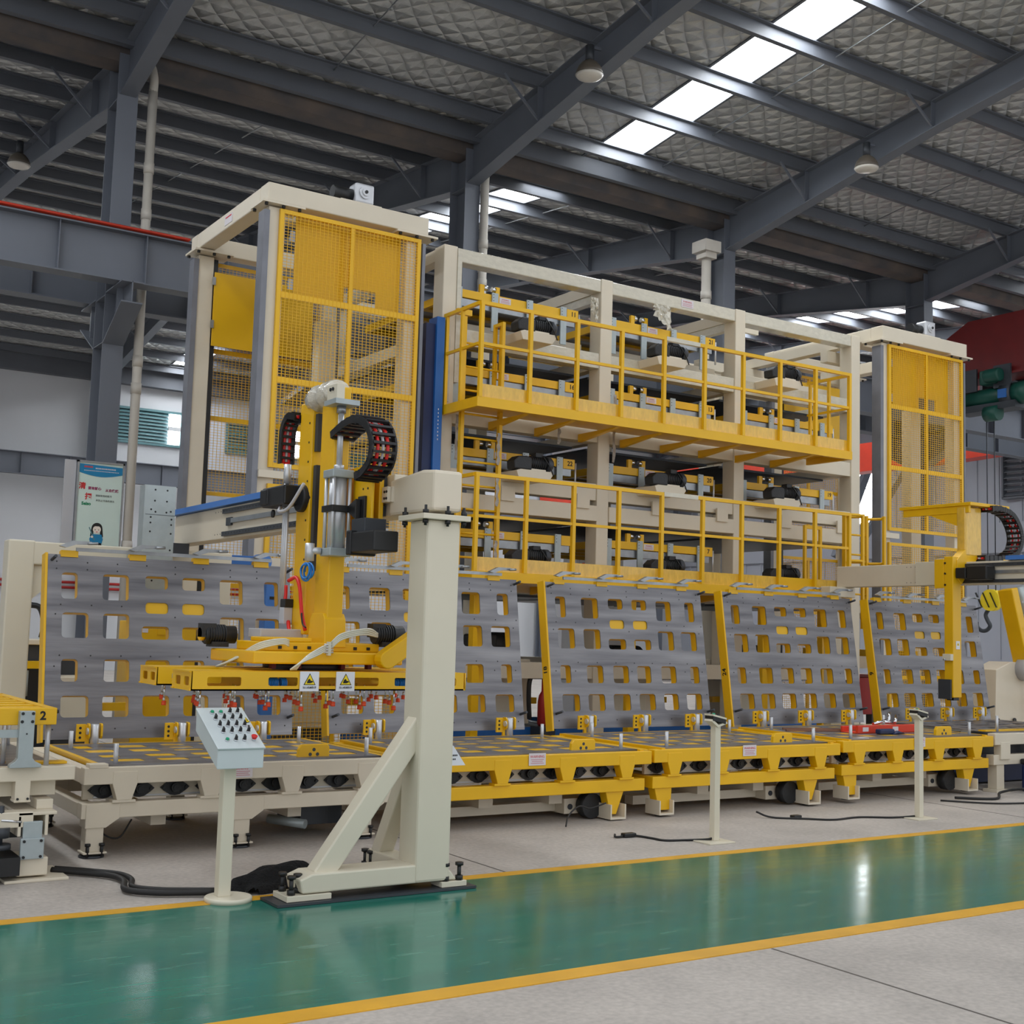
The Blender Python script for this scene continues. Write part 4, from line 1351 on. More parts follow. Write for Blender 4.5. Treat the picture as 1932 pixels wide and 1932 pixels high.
tri = face_poly('warning_triangle', INKK, [(0.87, 0.585), (1.0, 0.62), (0.96, 0.75)], 0.0125, cp)
face_poly('triangle_face', WARN, [(0.883, 0.602), (0.987, 0.63), (0.956, 0.732)], 0.0134, tri)
face_poly('lightning_bolt', INKK, [(0.945, 0.70), (0.952, 0.665), (0.940, 0.66), (0.950, 0.62), (0.957, 0.655), (0.968, 0.66), (0.958, 0.695)], 0.0144, tri)
a = D(0.91, 0.51, 0.012)
q = MB().bar(a - Vector((0.017, 0, 0)), a + Vector((0.017, 0, 0)), 0.028, 0.006, tuple(En))
lk = q.build('key_lock', LTGREY2, cp)
MB().cyl(a + En * 0.003, a + En * 0.007, 0.006, 10).build('lock_cylinder', BLK, lk)

# ================================================================== SENSOR STANDS
for (x, y, lb) in ((6.915, 7.55, 'cream post on a square foot plate with a sensor on top, nearer of the two'), (9.655, 7.77, 'cream sensor post on a square foot plate, the farther one, before the red tool case')):
    st = thing('sensor_stand', lb, 'sensor stand', (x, y, 0), 'sensor stands in front of the yellow tables')
    bx('foot_plate', CRM2, st, x - 0.15, x + 0.12, y - 0.12, y + 0.12, 0.0, 0.012, bevel=0.003)
    bx('post', CRM2, st, x - 0.025, x + 0.032, y - 0.03, y + 0.03, 0.012, 0.91, bevel=0.004)
    q = MB().prism([(x - 0.07, 0.955), (x + 0.07, 0.925), (x + 0.07, 0.965), (x - 0.07, 0.995)], 'y', y - 0.05, y + 0.05)
    sn = q.build('sensor_case', BLK, st, bevel=0.004)
    MB().prism([(x - 0.072, 0.992), (x + 0.072, 0.961), (x + 0.072, 0.975), (x - 0.072, 1.006)], 'y', y - 0.053, y + 0.053).build('sensor_lid', CRM2, sn)
    for k in range(2):
        MB().cyl((x - 0.02 + 0.05 * k, y, 0.985 - 0.01 * k), (x - 0.02 + 0.05 * k, y, 1.01 - 0.01 * k), 0.012, 10).build('green_button', BTNG if k == 0 else INKK, sn)
    MB().prism([(x - 0.08, 0.95), (x - 0.01, 0.90), (x + 0.09, 0.93), (x + 0.08, 0.945), (x - 0.005, 0.92), (x - 0.07, 0.965)], 'y', y - 0.045, y + 0.045).build('sensor_bracket', CRM2, st)


def cable(lb, pts, r, m, nm='floor_cable', cat='cable', n=7):
    o = MB().tube(smooth_path(pts, n), r, 8).build(nm, m)
    tag(o, lb, cat)
    return o


cable('thin black cable on the concrete leading to the nearer sensor stand', [(6.31, 8.05, 0.02), (6.28, 7.99, 0.012), (6.45, 8.0, 0.012), (6.52, 7.86, 0.009), (6.55, 7.72, 0.009), (6.72, 7.66, 0.009), (6.86, 7.57, 0.02), (6.9, 7.55, 0.03)], 0.009, RUB)
o = MB().box(6.35, 6.47, 7.97, 8.03, 0.003, 0.035).build('cable_plug', BLK, bevel=0.008)
tag(o, 'small black cable coupling lying on the concrete near the yellow table leg', 'plug')
cable('thin black cable on the concrete leading to the farther sensor stand', [(8.22, 8.42, 0.05), (8.3, 8.3, 0.012), (8.55, 8.12, 0.010), (8.75, 7.98, 0.010), (9.1, 8.0, 0.010), (9.4, 7.86, 0.010), (9.62, 7.79, 0.02)], 0.009, RUB)
o = MB().box(8.48, 8.58, 8.2, 8.26, 0.003, 0.03).build('cable_plug', BLK, bevel=0.008)
tag(o, 'small black cable coupling lying on the floor by the third table wheels', 'plug')
cable('thick black double hose winding over the concrete to the control panel foot', [(2.02, 8.32, 0.03), (2.12, 8.24, 0.026), (2.30, 8.02, 0.026), (2.33, 7.82, 0.026), (2.27, 7.56, 0.026), (2.40, 7.40, 0.026), (2.55, 7.33, 0.026), (2.70, 7.26, 0.03)], 0.019, RUB, 'floor_hose', 'hose')
cable('second strand of the thick black hose beside the panel foot', [(2.05, 8.36, 0.03), (2.16, 8.28, 0.026), (2.36, 8.05, 0.026), (2.385, 7.84, 0.026), (2.33, 7.62, 0.026), (2.44, 7.47, 0.026), (2.58, 7.39, 0.026), (2.72, 7.30, 0.03)], 0.017, RUB, 'floor_hose', 'hose')
cable('black cable bundle on the floor at the far right', [(11.2, 8.55, 0.02), (11.6, 8.35, 0.015), (11.9, 8.5, 0.05), (12.05, 8.3, 0.10), (12.2, 8.2, 0.015), (12.9, 8.0, 0.015), (13.6, 7.9, 0.015)], 0.014, RUB)
cable('loose black cable looping across the floor under the right table end', [(10.9, 8.5, 0.012), (11.3, 8.1, 0.012), (12.0, 8.0, 0.012), (12.7, 8.2, 0.012), (13.4, 8.1, 0.012)], 0.009, RUB)
cable('thin black cable drooping below the yellow table beside the wheel box', [(6.15, 8.5, 0.03), (6.25, 8.6, 0.10), (6.4, 8.66, 0.16), (6.55, 8.7, 0.13), (6.7, 8.68, 0.17)], 0.007, RUB, 'hanging_cable')
cable('black cable drooping under the cream table', [(2.45, 8.9, 0.2), (2.52, 8.95, 0.12), (2.62, 8.95, 0.10), (2.70, 8.95, 0.22)], 0.006, RUB, 'hanging_cable')

# crumpled black cloth behind the gantry foot
me = bpy.data.meshes.new('black_cloth')
bm = bmesh.new()
bmesh.ops.create_grid(bm, x_segments=44, y_segments=26, size=1)
rnd = random.Random(11)
ph = [(rnd.uniform(3, 9), rnd.uniform(3, 9), rnd.uniform(0, 6)) for _ in range(7)]
for v in bm.verts:
    x, y = v.co.x, v.co.y
    r_ = max(0, 1 - (x * x * 0.9 + y * y * 0.95))
    h = 0.17 * r_ ** 0.5 * (0.75 + 0.25 * x) * (1 if x > -0.75 else 0.4)
    for a, b, c in ph:
        h += 0.009 * r_ ** 0.5 * math.sin(a * x + b * y + c)
    rim = 1 + 0.10 * math.sin(5 * math.atan2(y, x)) + 0.05 * math.sin(11 * math.atan2(y, x) + 1)
    v.co = (x * 0.30 * rim, y * 0.15 * rim, max(0.004, h))
bmesh.ops.delete(bm, geom=[f for f in bm.faces if sum(((v.co.x / 0.31) ** 2 + (v.co.y / 0.155) ** 2) > 1.05 for v in f.verts) == 4], context='FACES')
for f in bm.faces:
    f.smooth = True
bm.to_mesh(me)
bm.free()
me.materials.append(CLOTH)
o = bpy.data.objects.new('black_cloth', me)
o.location = (3.10, 7.36, 0.001)
o.rotation_euler = (0, 0, 0.12)
COL.objects.link(o)
tag(o, 'crumpled black cloth bundle on the floor behind the gantry foot', 'cloth')

# dark green pole with a paper sheet, behind the gantry column
gp = thing('green_pole', 'dark green square pole standing right behind the front gantry column', 'pole', (4.16, 7.09, 0))
bx('pole', GRNP, gp, 4.125, 4.185, 7.09, 7.13, 0.02, 0.80)
bx('pole_foot', GRNP, gp, 4.10, 4.24, 7.07, 7.2, 0.0, 0.02)
q = MB()
q._add([(4.06, 7.075, 0.735), (4.295, 7.07, 0.735), (4.205, 7.08, 0.862), (4.06, 7.085, 0.85), (4.06, 7.078, 0.7345), (4.295, 7.073, 0.7345), (4.205, 7.083, 0.8625), (4.06, 7.088, 0.8505)],
       [(0, 1, 2, 3), (7, 6, 5, 4), (0, 4, 5, 1), (1, 5, 6, 2), (2, 6, 7, 3), (3, 7, 4, 0)])
pp = q.build('paper_sheet', PAPER)
tag(pp, 'white paper notice stuck out beside the gantry column', 'paper')
q = MB()
for z, xa, xb in ((0.835, 4.13, 4.17), (0.80, 4.13, 4.235), (0.775, 4.13, 4.22), (0.845, 4.135, 4.16)):
    k = xa
    while k < xb:
        q.box(k, k + 0.008, 7.0735, 7.0745, z - 0.005, z + 0.005)
        k += 0.012
q.build('print_line', INKK, pp)

# ================================================================== LEFT MACHINE WITH LIFTED PALLET 2
lt = thing('roller_table', 'cream roller table cut off by the left edge, carrying the lifted yellow pallet 2', 'table', (1.6, 8.3, 0))


def LB(name, m, *d, **k):
    return bx(name, m, lt, *d, **k)


for y in (8.3, 9.9):
    LB('upper_rail', CRM, 0.2, 2.125, y, y + 0.1, 0.59, 0.68, bevel=0.006)
LB('end_rail', CRM, 2.03, 2.115, 8.4, 9.9, 0.595, 0.675, bevel=0.006)
LB('skirt_panel', CRM, 0.2, 2.03, 8.40, 8.43, 0.49, 0.592)
for u in (1.81, 0.7):
    q = MB().box(u - 0.045, u + 0.045, 8.296, 8.40, 0.475, 0.60).box(u - 0.05, u + 0.05, 8.29, 8.40, 0.462, 0.478)
    ps = q.build('post', CRM, lt, bevel=0.004)
    for dx in (-0.03, 0.03):
        MB().cyl((u + dx, 8.29, 0.484), (u + dx, 8.284, 0.484), 0.008, 8).build('bolt', BLK, ps)
LB('lower_beam', CRM, 0.2, 1.86, 8.18, 8.30, 0.325, 0.42, bevel=0.006)
q = MB().box(1.77, 2.0, 8.18, 9.8, 0.395, 0.415).box(1.77, 1.79, 8.18, 9.8, 0.27, 0.395).box(1.93, 1.95, 8.18, 9.8, 0.27, 0.395).box(1.90, 2.0, 8.3, 9.8, 0.415, 0.475)
q.build('channel_beam', CRM, lt, bevel=0.004)
LB('dark_slot', BLK, 1.79, 1.93, 8.6, 9.7, 0.2, 0.395)
sp = LB('slide_plate', GALVP, 1.80, 1.915, 8.17, 8.21, 0.17, 0.36, bevel=0.004)
LB('slide_base', GALVP, 1.785, 1.925, 8.145, 8.172, 0.135, 0.262, bevel=0.004)
for dx in (1.805, 1.905):
    for dz in (0.15, 0.245):
        MB().cyl((dx, 8.145, dz), (dx, 8.138, dz), 0.009, 8).build('bolt', BLK, sp)
LB('foot_block', CRM, 1.775, 1.96, 8.17, 8.45, 0.03, 0.14, bevel=0.008)
LB('foot_plate', CRM, 1.70, 2.08, 8.12, 8.55, 0.0, 0.018, bevel=0.004)
q = MB().cyl((1.67, 8.2, 0.27), (1.67, 8.2, 0.33), 0.06, 16).cyl((1.67, 8.2, 0.20), (1.67, 8.2, 0.23), 0.07, 16).cyl((1.67, 8.2, 0.2), (1.67, 8.2, 0.46), 0.02, 8)
q.build('levelling_wheel', DKGREY, lt)
MB().cyl((1.67, 8.18, 0.375), (1.79, 8.18, 0.36), 0.008, 8).build('lock_lever', CHR, lt)
LB('black_rail', BLK, 1.4, 1.78, 8.1, 9.6, 0.05, 0.16)
for u in (0.35, 1.80):
    q = MB().prism([(u - 0.09, 0.68), (u + 0.10, 0.68), (u + 0.10, 0.70), (u + 0.06, 0.72), (u + 0.045, 0.74), (u + 0.045, 1.03), (u - 0.045, 1.03), (u - 0.045, 0.74), (u - 0.06, 0.72), (u - 0.09, 0.70)], 'y', 8.24, 8.30)
    pr = q.build('upright_plate', GALVP, lt, bevel=0.004)
    for dx, dz in ((-0.03, 1.015), (0.032, 1.015), (-0.032, 0.965), (0.03, 0.965), (0, 0.89)):
        MB().cyl((u + dx, 8.24, dz), (u + dx, 8.236, dz), 0.010 if dz > 0.9 else 0.005, 8).build('bolt', BLK, pr)
LB('cross_plate', GALVP, 0.4, 1.76, 8.27, 8.29, 0.865, 0.915)
for (u, v) in ((1.955, 8.36), (2.0, 9.75), (1.72, 8.5)):
    MB().cyl((u, v, 0.68), (u, v, 0.95), 0.016, 10).build('locating_pin', ALU, lt)
LB('stop_plate', YEL, 1.9, 2.1, 8.42, 8.52, 0.68, 0.695)
LB('perforated_sheet', SHEET, 0.2, 2.03, 8.45, 9.85, 0.672, 0.684)
for k in range(5):
    LB('yellow_strip', YELD, 0.4, 1.75, 8.55 + 0.26 * k, 8.65 + 0.26 * k, 0.684, 0.69)
# lifted pallet: frame bars, number 2
pa = thing('storage_pallet', 'yellow slatted pallet numbered 2, lifted on uprights at the left edge', 'pallet', (1.6, 8.3, 0.94), 'yellow pallets')
bx('front_bar', YEL, pa, 0.0, 1.99, 8.30, 8.36, 0.94, 1.045, bevel=0.004)
bx('side_bar', YEL, pa, 1.93, 1.99, 8.36, 9.9, 0.95, 1.045, bevel=0.004)
bx('rear_bar', YEL, pa, 0.0, 1.99, 9.9, 9.96, 0.94, 1.045, bevel=0.004)
for k in range(6):
    bx('slat', YEL, pa, 0.0, 1.93, 8.46 + 0.24 * k, 8.56 + 0.24 * k, 1.0, 1.04, bevel=0.003)
MB().bar((1.0, 8.4, 1.04), (1.95, 9.9, 1.04), 0.05, 0.02).build('brace_bar', YEL, pa)
text('2', (1.905, 8.2985, 0.995), 0.075, INKK, pa, bold=0.0025)
MB().cyl((1.99, 8.33, 1.02), (2.005, 8.33, 1.02), 0.012, 8).build('bumper', BLK, pa)

# right-hand cream table beyond the yellow row
rt_ = thing('roller_table', 'cream roller table at the right edge beyond the yellow tables', 'table', (12.16, 8.75, 0))
for y in (8.75, 10.3):
    bx('upper_rail', CRM, rt_, 12.16, 14.6, y, y + 0.1, 0.52, 0.645, bevel=0.006)
    bx('lower_rail', CRM, rt_, 12.16, 14.6, y + 0.02, y + 0.12, 0.30, 0.41, bevel=0.006)
    for u in (12.34, 13.0, 13.7, 14.4):
        bx('post', CRM, rt_, u - 0.085, u + 0.085, y - 0.004, y + 0.09, 0.36, 0.55, bevel=0.004)
    bx('roller_beam', DKGREY, rt_, 12.2, 14.5, y + 0.2, y + 0.24, 0.40, 0.53)
for u in (12.3, 14.2):
    for v in (8.79, 10.2):
        bx('leg', CRM, rt_, u - 0.06, u + 0.07, v, v + 0.12, 0.03, 0.34, bevel=0.004)
        bx('foot_plate', CRM, rt_, u - 0.12, u + 0.12, v - 0.04, v + 0.14, 0.0, 0.03)
place(PLATE, 'perforated_sheet', rt_, SHEET, Matrix.Translation((0.14, 0.06, 0.655)))
bx('stop_plate', YEL, rt_, 12.2, 14.4, 8.9, 9.0, 0.655, 0.67)
for (u, v) in ((12.4, 8.9), (12.3, 9.9), (13.2, 8.9)):
    MB().cyl((u, v, 0.65), (u, v, 0.83), 0.017, 10).build('locating_pin', ALU, rt_)
for u in (12.78, 13.45, 14.1):
    hinge_bracket(rt_, u, 10.43, 0.64)
bx('navy_base', NAVY, rt_, 12.3, 14.4, 9.4, 9.9, 0.02, 0.28)
bl = thing('blue_case', 'dark blue tool case on the floor at the right edge', 'case', (12.8, 8.55, 0))
bx('body', NAVY, bl, 12.62, 13.3, 8.35, 8.75, 0.0, 0.30, bevel=0.02)
bx('lid', BLK, bl, 12.61, 13.31, 8.34, 8.76, 0.30, 0.36, bevel=0.015)
bx('blue_panel', BLUEL, bl, 12.66, 12.9, 8.342, 8.35, 0.16, 0.27)

# red tool case with tools on the right yellow table
tc_ = thing('tool_case', 'open red plastic tool case lying on the right yellow table', 'tool case', (10.9, 9.3, 0.64))
q = MB().box(10.55, 11.55, 9.28, 9.32, 0.635, 0.72).box(10.55, 11.55, 9.5, 9.53, 0.635, 0.70).box(10.55, 11.55, 9.3, 9.52, 0.632, 0.645)
q.build('tray', REDO, tc_, bevel=0.006)
for u in (10.62, 11.1):
    bx('white_label', STICK, tc_, u, u + 0.09, 9.277, 9.281, 0.655, 0.70)
for i, (a, b) in enumerate((((10.95, 9.42, 0.72), (11.25, 9.46, 0.76)), ((11.1, 9.4, 0.74), (11.3, 9.44, 0.73)), ((11.2, 9.42, 0.73), (11.26, 9.46, 0.84)), ((11.28, 9.4, 0.73), (11.4, 9.48, 0.80)))):
    o = MB().cyl(a, b, 0.018, 8).build('wrench', CHR)
    tag(o, ('long chrome wrench lying flat in the red tool case', 'short chrome wrench lying across the red tool case', 'chrome wrench standing up out of the red tool case', 'chrome wrench leaning at the right end of the red tool case')[i], 'wrench', 'wrenches in the red tool case')
q = MB().box(10.72, 10.95, 9.12, 9.2, 0.635, 0.69).prism([(10.9, 0.635), (11.12, 0.635), (11.0, 0.67)], 'y', 9.1, 9.16)
o = q.build('power_tool', NAVY, bevel=0.015)
tag(o, 'dark blue hand tool lying in front of the red tool case', 'tool')
for i, (a, b) in enumerate((((9.95, 9.75, 0.645), (10.75, 9.5, 0.645)), ((10.1, 9.95, 0.645), (10.9, 9.6, 0.645)))):
    o = MB().bar(a, b, 0.03, 0.02).build('wooden_strip', mat('brown_strip', (132, 92, 70), 0.6, var=0.2))
    tag(o, ('nearer thin brown strip lying on the right yellow table', 'farther thin brown strip lying on the right yellow table')[i], 'strip')


# ================================================================== STORAGE RACK
YR0, YR1 = 12.85, 15.9
RXS = (7.28, 9.67, 12.06, 14.45)
rk = thing('storage_rack', 'tall cream three-bay storage rack partly wrapped in clear film', 'rack', (7.28, YR0, 0))
CW = 0.19
for x in RXS:
    for y in (YR0, YR1):
        c = bx('column', CRM, rk, x, x + CW, y, y + 0.24, 0.0, 6.28, bevel=0.01)
        bx('foot_plate', CRM, c, x - 0.08, x + CW + 0.08, y - 0.06, y + 0.3, 0, 0.02)
bx('film_wrap', WRAPC, rk, 7.47, 7.53, YR0 - 0.01, YR0 + 0.15, 4.6, 6.25)
bx('film_wrap', WRAPC, rk, 7.29, 7.40, YR0 - 0.012, YR0 - 0.002, 4.35, 5.15)
for i in range(3):
    x0, x1 = RXS[i] + CW, RXS[i + 1]
    bx('top_beam', WRAPC, rk, x0, x1, YR0 + 0.01, YR0 + 0.21, 6.10, 6.27, bevel=0.01)
    bx('top_beam', CRM, rk, x0, x1, YR1 + 0.01, YR1 + 0.21, 6.10, 6.27, bevel=0.01)
    # supports: conveyor beams at each level
    for nm, ya, yb_, z0, z1 in (('shelf_beam', YR0 + 0.02, YR0 + 0.2, 5.08, 5.28), ('conveyor_beam', YR0 + 0.42, YR0 + 0.5, 5.36, 5.47), ('shelf_beam', YR0 + 0.02, YR0 + 0.22, 4.10, 4.31),
                                ('shelf_beam', YR0 + 0.02, YR0 + 0.22, 3.34, 3.56), ('shelf_beam', YR0 - 0.02, YR0 + 0.2, 3.07, 3.27), ('shelf_beam', YR0 + 0.02, YR0 + 0.2, 2.1, 2.3), ('shelf_beam', YR0 + 0.02, YR0 + 0.2, 1.05, 1.25)):
        bx(nm, WRAPC if z0 == 5.08 else CRM, rk, x0, x1, ya, yb_, z0, z1, bevel=0.006)
        if z0 in (5.08, 4.10, 3.07, 2.1, 1.05):
            bx('shelf_beam', CRM, rk, x0, x1, YR1 + 0.02, YR1 + 0.2, z0, z1)
            bx('shelf_tray', DKGREY, rk, x0 + 0.02, x1 - 0.02, YR0 + 0.55, YR1 - 0.1, z0 - 0.03, z0 + 0.0)
    # motor ledges
    xm = (8.44, 10.59, 12.72)[i]
    for z in (5.27, 3.56):
        q = MB().prism([(xm - 0.28, z), (xm - 0.22, z + 0.02), (xm + 0.24, z + 0.02), (xm + 0.27, z), (xm + 0.20, z - 0.10), (xm - 0.24, z - 0.10)], 'y', 12.46, YR0 + 0.02)
        q.build('motor_ledge', CRM, rk, bevel=0.006)
    # small cleats hung between the two lower beams
    for u in (0.7, 1.85):
        bx('cleat', CRM, rk, x0 + u, x0 + u + 0.2, YR0 - 0.05, YR0 - 0.02, 3.22, 3.40)
for x in RXS:
    for z in (6.12, 5.1, 4.12, 3.08, 2.1):
        bx('side_beam', CRM, rk, x + 0.02, x + CW - 0.02, YR0 + 0.24, YR1, z, z + 0.15)
for i in range(1, 3):
    MB().bar((RXS[i] + 0.09, YR0 + 0.2, 6.08), (RXS[i] + 0.09, YR1, 6.08), 0.10, 0.14).build('cross_tie', WRAPC, rk)
sign_plate(rk, 11.05, YR0 + 0.008, 6.14, 0.22, 0.11)
# crumpled film hanging from the top beam
q = MB()
rnd = random.Random(5)
for (x0, w_, zt) in ((10.55, 0.30, 6.10), (9.50, 0.10, 6.0)):
    nx, nz = 12, 8
    vs, fs = [], []
    for j in range(nz + 1):
        for i in range(nx + 1):
            u, v = i / nx, j / nz
            vs.append((x0 + w_ * u + rnd.uniform(-.02, .02), YR0 - 0.01 + rnd.uniform(-.03, .01), zt - v * (0.18 + 0.16 * u + rnd.uniform(-.03, .03))))
    for j in range(nz):
        for i in range(nx):
            a = j * (nx + 1) + i
            fs.append((a, a + 1, a + nx + 2, a + nx + 1))
    q._add(vs, fs)
q.build('loose_film', FILM, rk, kind='stuff')
for (x0, z1_, dz) in ((9.88, 4.75, 0.9), (7.50, 4.2, 0.55), (7.80, 3.3, 0.7), (9.0, 4.3, 0.3)):
    q = MB()
    rib = []
    for k in range(11):
        wv = 0.012 * math.sin(k * 1.7)
        rib += [(x0 - 0.02 + wv, YR0 - 0.06 + wv, z1_ - dz * k / 10), (x0 + 0.02 + wv * 0.5, YR0 - 0.065 - wv, z1_ - dz * k / 10)]
    q._add(rib, [(2 * k, 2 * k + 1, 2 * k + 3, 2 * k + 2) for k in range(10)])
    q.build('film_strip', TAPE, rk)

# ------------------------------------------------------------------ pallets in the rack
def rack_pallet(i, zb, num, lb, rollers):
    x0 = RXS[i] + CW + 0.06
    p = thing('storage_pallet', lb, 'pallet', (x0, 12.95, zb), 'yellow pallets')
    bx('front_bar', YEL, p, x0, x0 + 1.66, 12.95, 13.01, zb - 0.05, zb + 0.05, bevel=0.003)
    np_ = bx('number_plate', YEL, p, x0 + 1.66, x0 + 1.84, 12.945, 12.965, zb - 0.065, zb + 0.06)
    if num:
        text(num, (x0 + 1.765, 12.944, zb), 0.085, INKK, np_, bold=0.002)
    sg_ = bx('warning_sticker', STICK, p, x0 + 0.62, x0 + 0.79, 12.946, 12.95, zb - 0.04, zb + 0.035)
    text('WARNING', (x0 + 0.705, 12.9455, zb + 0.012), 0.022, INKR, sg_)
    q = MB()
    for k in range(3):
        q.box(x0 + 0.64, x0 + 0.77, 12.9452, 12.946, zb - 0.008 - 0.011 * k, zb - 0.004 - 0.011 * k)
    q.build('small_print', mat_faint, sg_)
    bx('side_bar', YEL, p, x0, x0 + 0.05, 13.01, 15.4, zb - 0.045, zb + 0.05)
    bx('side_bar', YEL, p, x0 + 1.80, x0 + 1.85, 13.01, 15.4, zb - 0.045, zb + 0.05)
    bx('rear_bar', YEL, p, x0, x0 + 1.85, 15.4, 15.46, zb - 0.05, zb + 0.05)
    for k in range(4):
        bx('slat', YEL, p, x0 + 0.05, x0 + 1.80, 13.3 + 0.55 * k, 13.42 + 0.55 * k, zb - 0.02, zb + 0.02)
    bx('silver_rail', GALV, p, x0, x0 + 1.80, 12.97, 13.02, zb - 0.155, zb - 0.06)
    for k in range(4):
        u = x0 + 0.02 + 0.525 * k
        up_ = bx('upright_plate', GALVP, p, u - 0.045, u + 0.045, 12.925, 12.945, zb - 0.42, zb + 0.07)
        q = MB()
        for dz in (0.05, 0.01, -0.03):
            q.cyl((u - 0.025, 12.925, zb + dz), (u - 0.025, 12.923, zb + dz), 0.006, 6)
        q.build('bolt', BLK, up_)
    bx('deck_sheet', SHEET, p, x0 + 0.05, x0 + 1.80, 13.02, 15.4, zb + 0.022, zb + 0.03)
    for u in (0.37, 0.60):
        pb = bx('roller_post', YEL, p, x0 + u - 0.03, x0 + u + 0.03, 12.96, 13.0, zb + 0.05, zb + 0.16)
        MB().cyl((x0 + u + (0.03 if u < 0.5 else -0.03), 12.98, zb + 0.125), (x0 + u + (0.08 if u < 0.5 else -0.08), 12.98, zb + 0.125), 0.034, 12).build('roller', CHR, pb)
    MB().cyl((x0 + 1.87, 12.97, zb - 0.3), (x0 + 1.87, 12.97, zb + 0.02), 0.013, 8).build('guide_pin', ALU, p)
    return p


for i, z, num, lb in ((0, 5.75, '11', 'yellow pallet on the top level of the left rack bay, plate 11'),
                      (1, 5.75, '21', 'yellow pallet on the top level of the middle rack bay, plate 21'),
                      (0, 4.79, '16', 'yellow pallet behind the upper walkway in the left rack bay, plate 16'),
                      (1, 4.79, '13', 'yellow pallet behind the upper walkway in the middle rack bay, plate 13'),
                      (2, 4.79, '', 'yellow pallet without number behind the right end of the upper walkway'),
                      (0, 3.79, '22', 'yellow pallet level with the motors above the lower walkway, left bay, plate 22'),
                      (1, 3.79, '20', 'yellow pallet level with the motors above the lower walkway, middle bay, plate 20'),
                      (2, 3.79, '19', 'yellow pallet numbered 19 above the right end of the lower walkway'),
                      (0, 2.80, '', 'yellow pallet behind the lower walkway rail, in the left rack bay'),
                      (1, 2.80, '7', 'yellow pallet numbered 7 behind the lower walkway rail')):
    rack_pallet(i, z, num, lb, z > 5)

# ------------------------------------------------------------------ gear motors on the ledges
def gear_motor(x, y, z, lb):
    p = thing('gear_motor', lb, 'motor', (x, y, z), 'black gear motors on the rack ledges')
    q = MB().prism([(x - 0.30, z + 0.0), (x - 0.05, z), (x - 0.05, z + 0.15), (x - 0.12, z + 0.17), (x - 0.24, z + 0.16), (x - 0.31, z + 0.1)], 'y', y - 0.09, y + 0.09)
    q.build('gearbox', MOTOR, p, bevel=0.015)
    q = MB().cyl((x - 0.05, y, z + 0.10), (x + 0.20, y, z + 0.10), 0.078, 18)
    for k in range(7):
        q.cyl((x - 0.03 + 0.03 * k, y, z + 0.10), (x - 0.018 + 0.03 * k, y, z + 0.10), 0.088, 18)
    q.build('motor_body', MOTOR, p)
    MB().lathe((x + 0.2, y, z + 0.1), [(0.094, 0), (0.094, 0.06), (0.075, 0.085), (0.02, 0.09)], 18, 'x').build('fan_cover', DKGREY, p)
    bx('terminal_box', MOTOR, p, x + 0.02, x + 0.13, y - 0.06, y + 0.05, z + 0.17, z + 0.225, bevel=0.006)
    bx('motor_foot', CRM, p, x - 0.16, x + 0.16, y - 0.08, y + 0.08, z, z + 0.02)
    MB().tube(smooth_path([(x + 0.12, y - 0.07, z + 0.19), (x + 0.2, y - 0.11, z + 0.06), (x + 0.27, y - 0.10, z - 0.06)], 5), 0.008, 6).build('motor_cable', BLK, p)


for i, xm in enumerate((8.44, 10.59, 12.72)):
    bay = ('left', 'middle', 'right')[i]
    gear_motor(xm, 12.56, 5.29, 'black gear motor on the upper ledge of the %s rack bay' % bay)
    gear_motor(xm, 12.56, 3.58, 'black gear motor above the lower walkway in the %s rack bay' % bay)
    gear_motor(xm, 12.56, 2.44, 'black gear motor standing on the lower walkway floor, %s rack bay' % bay)


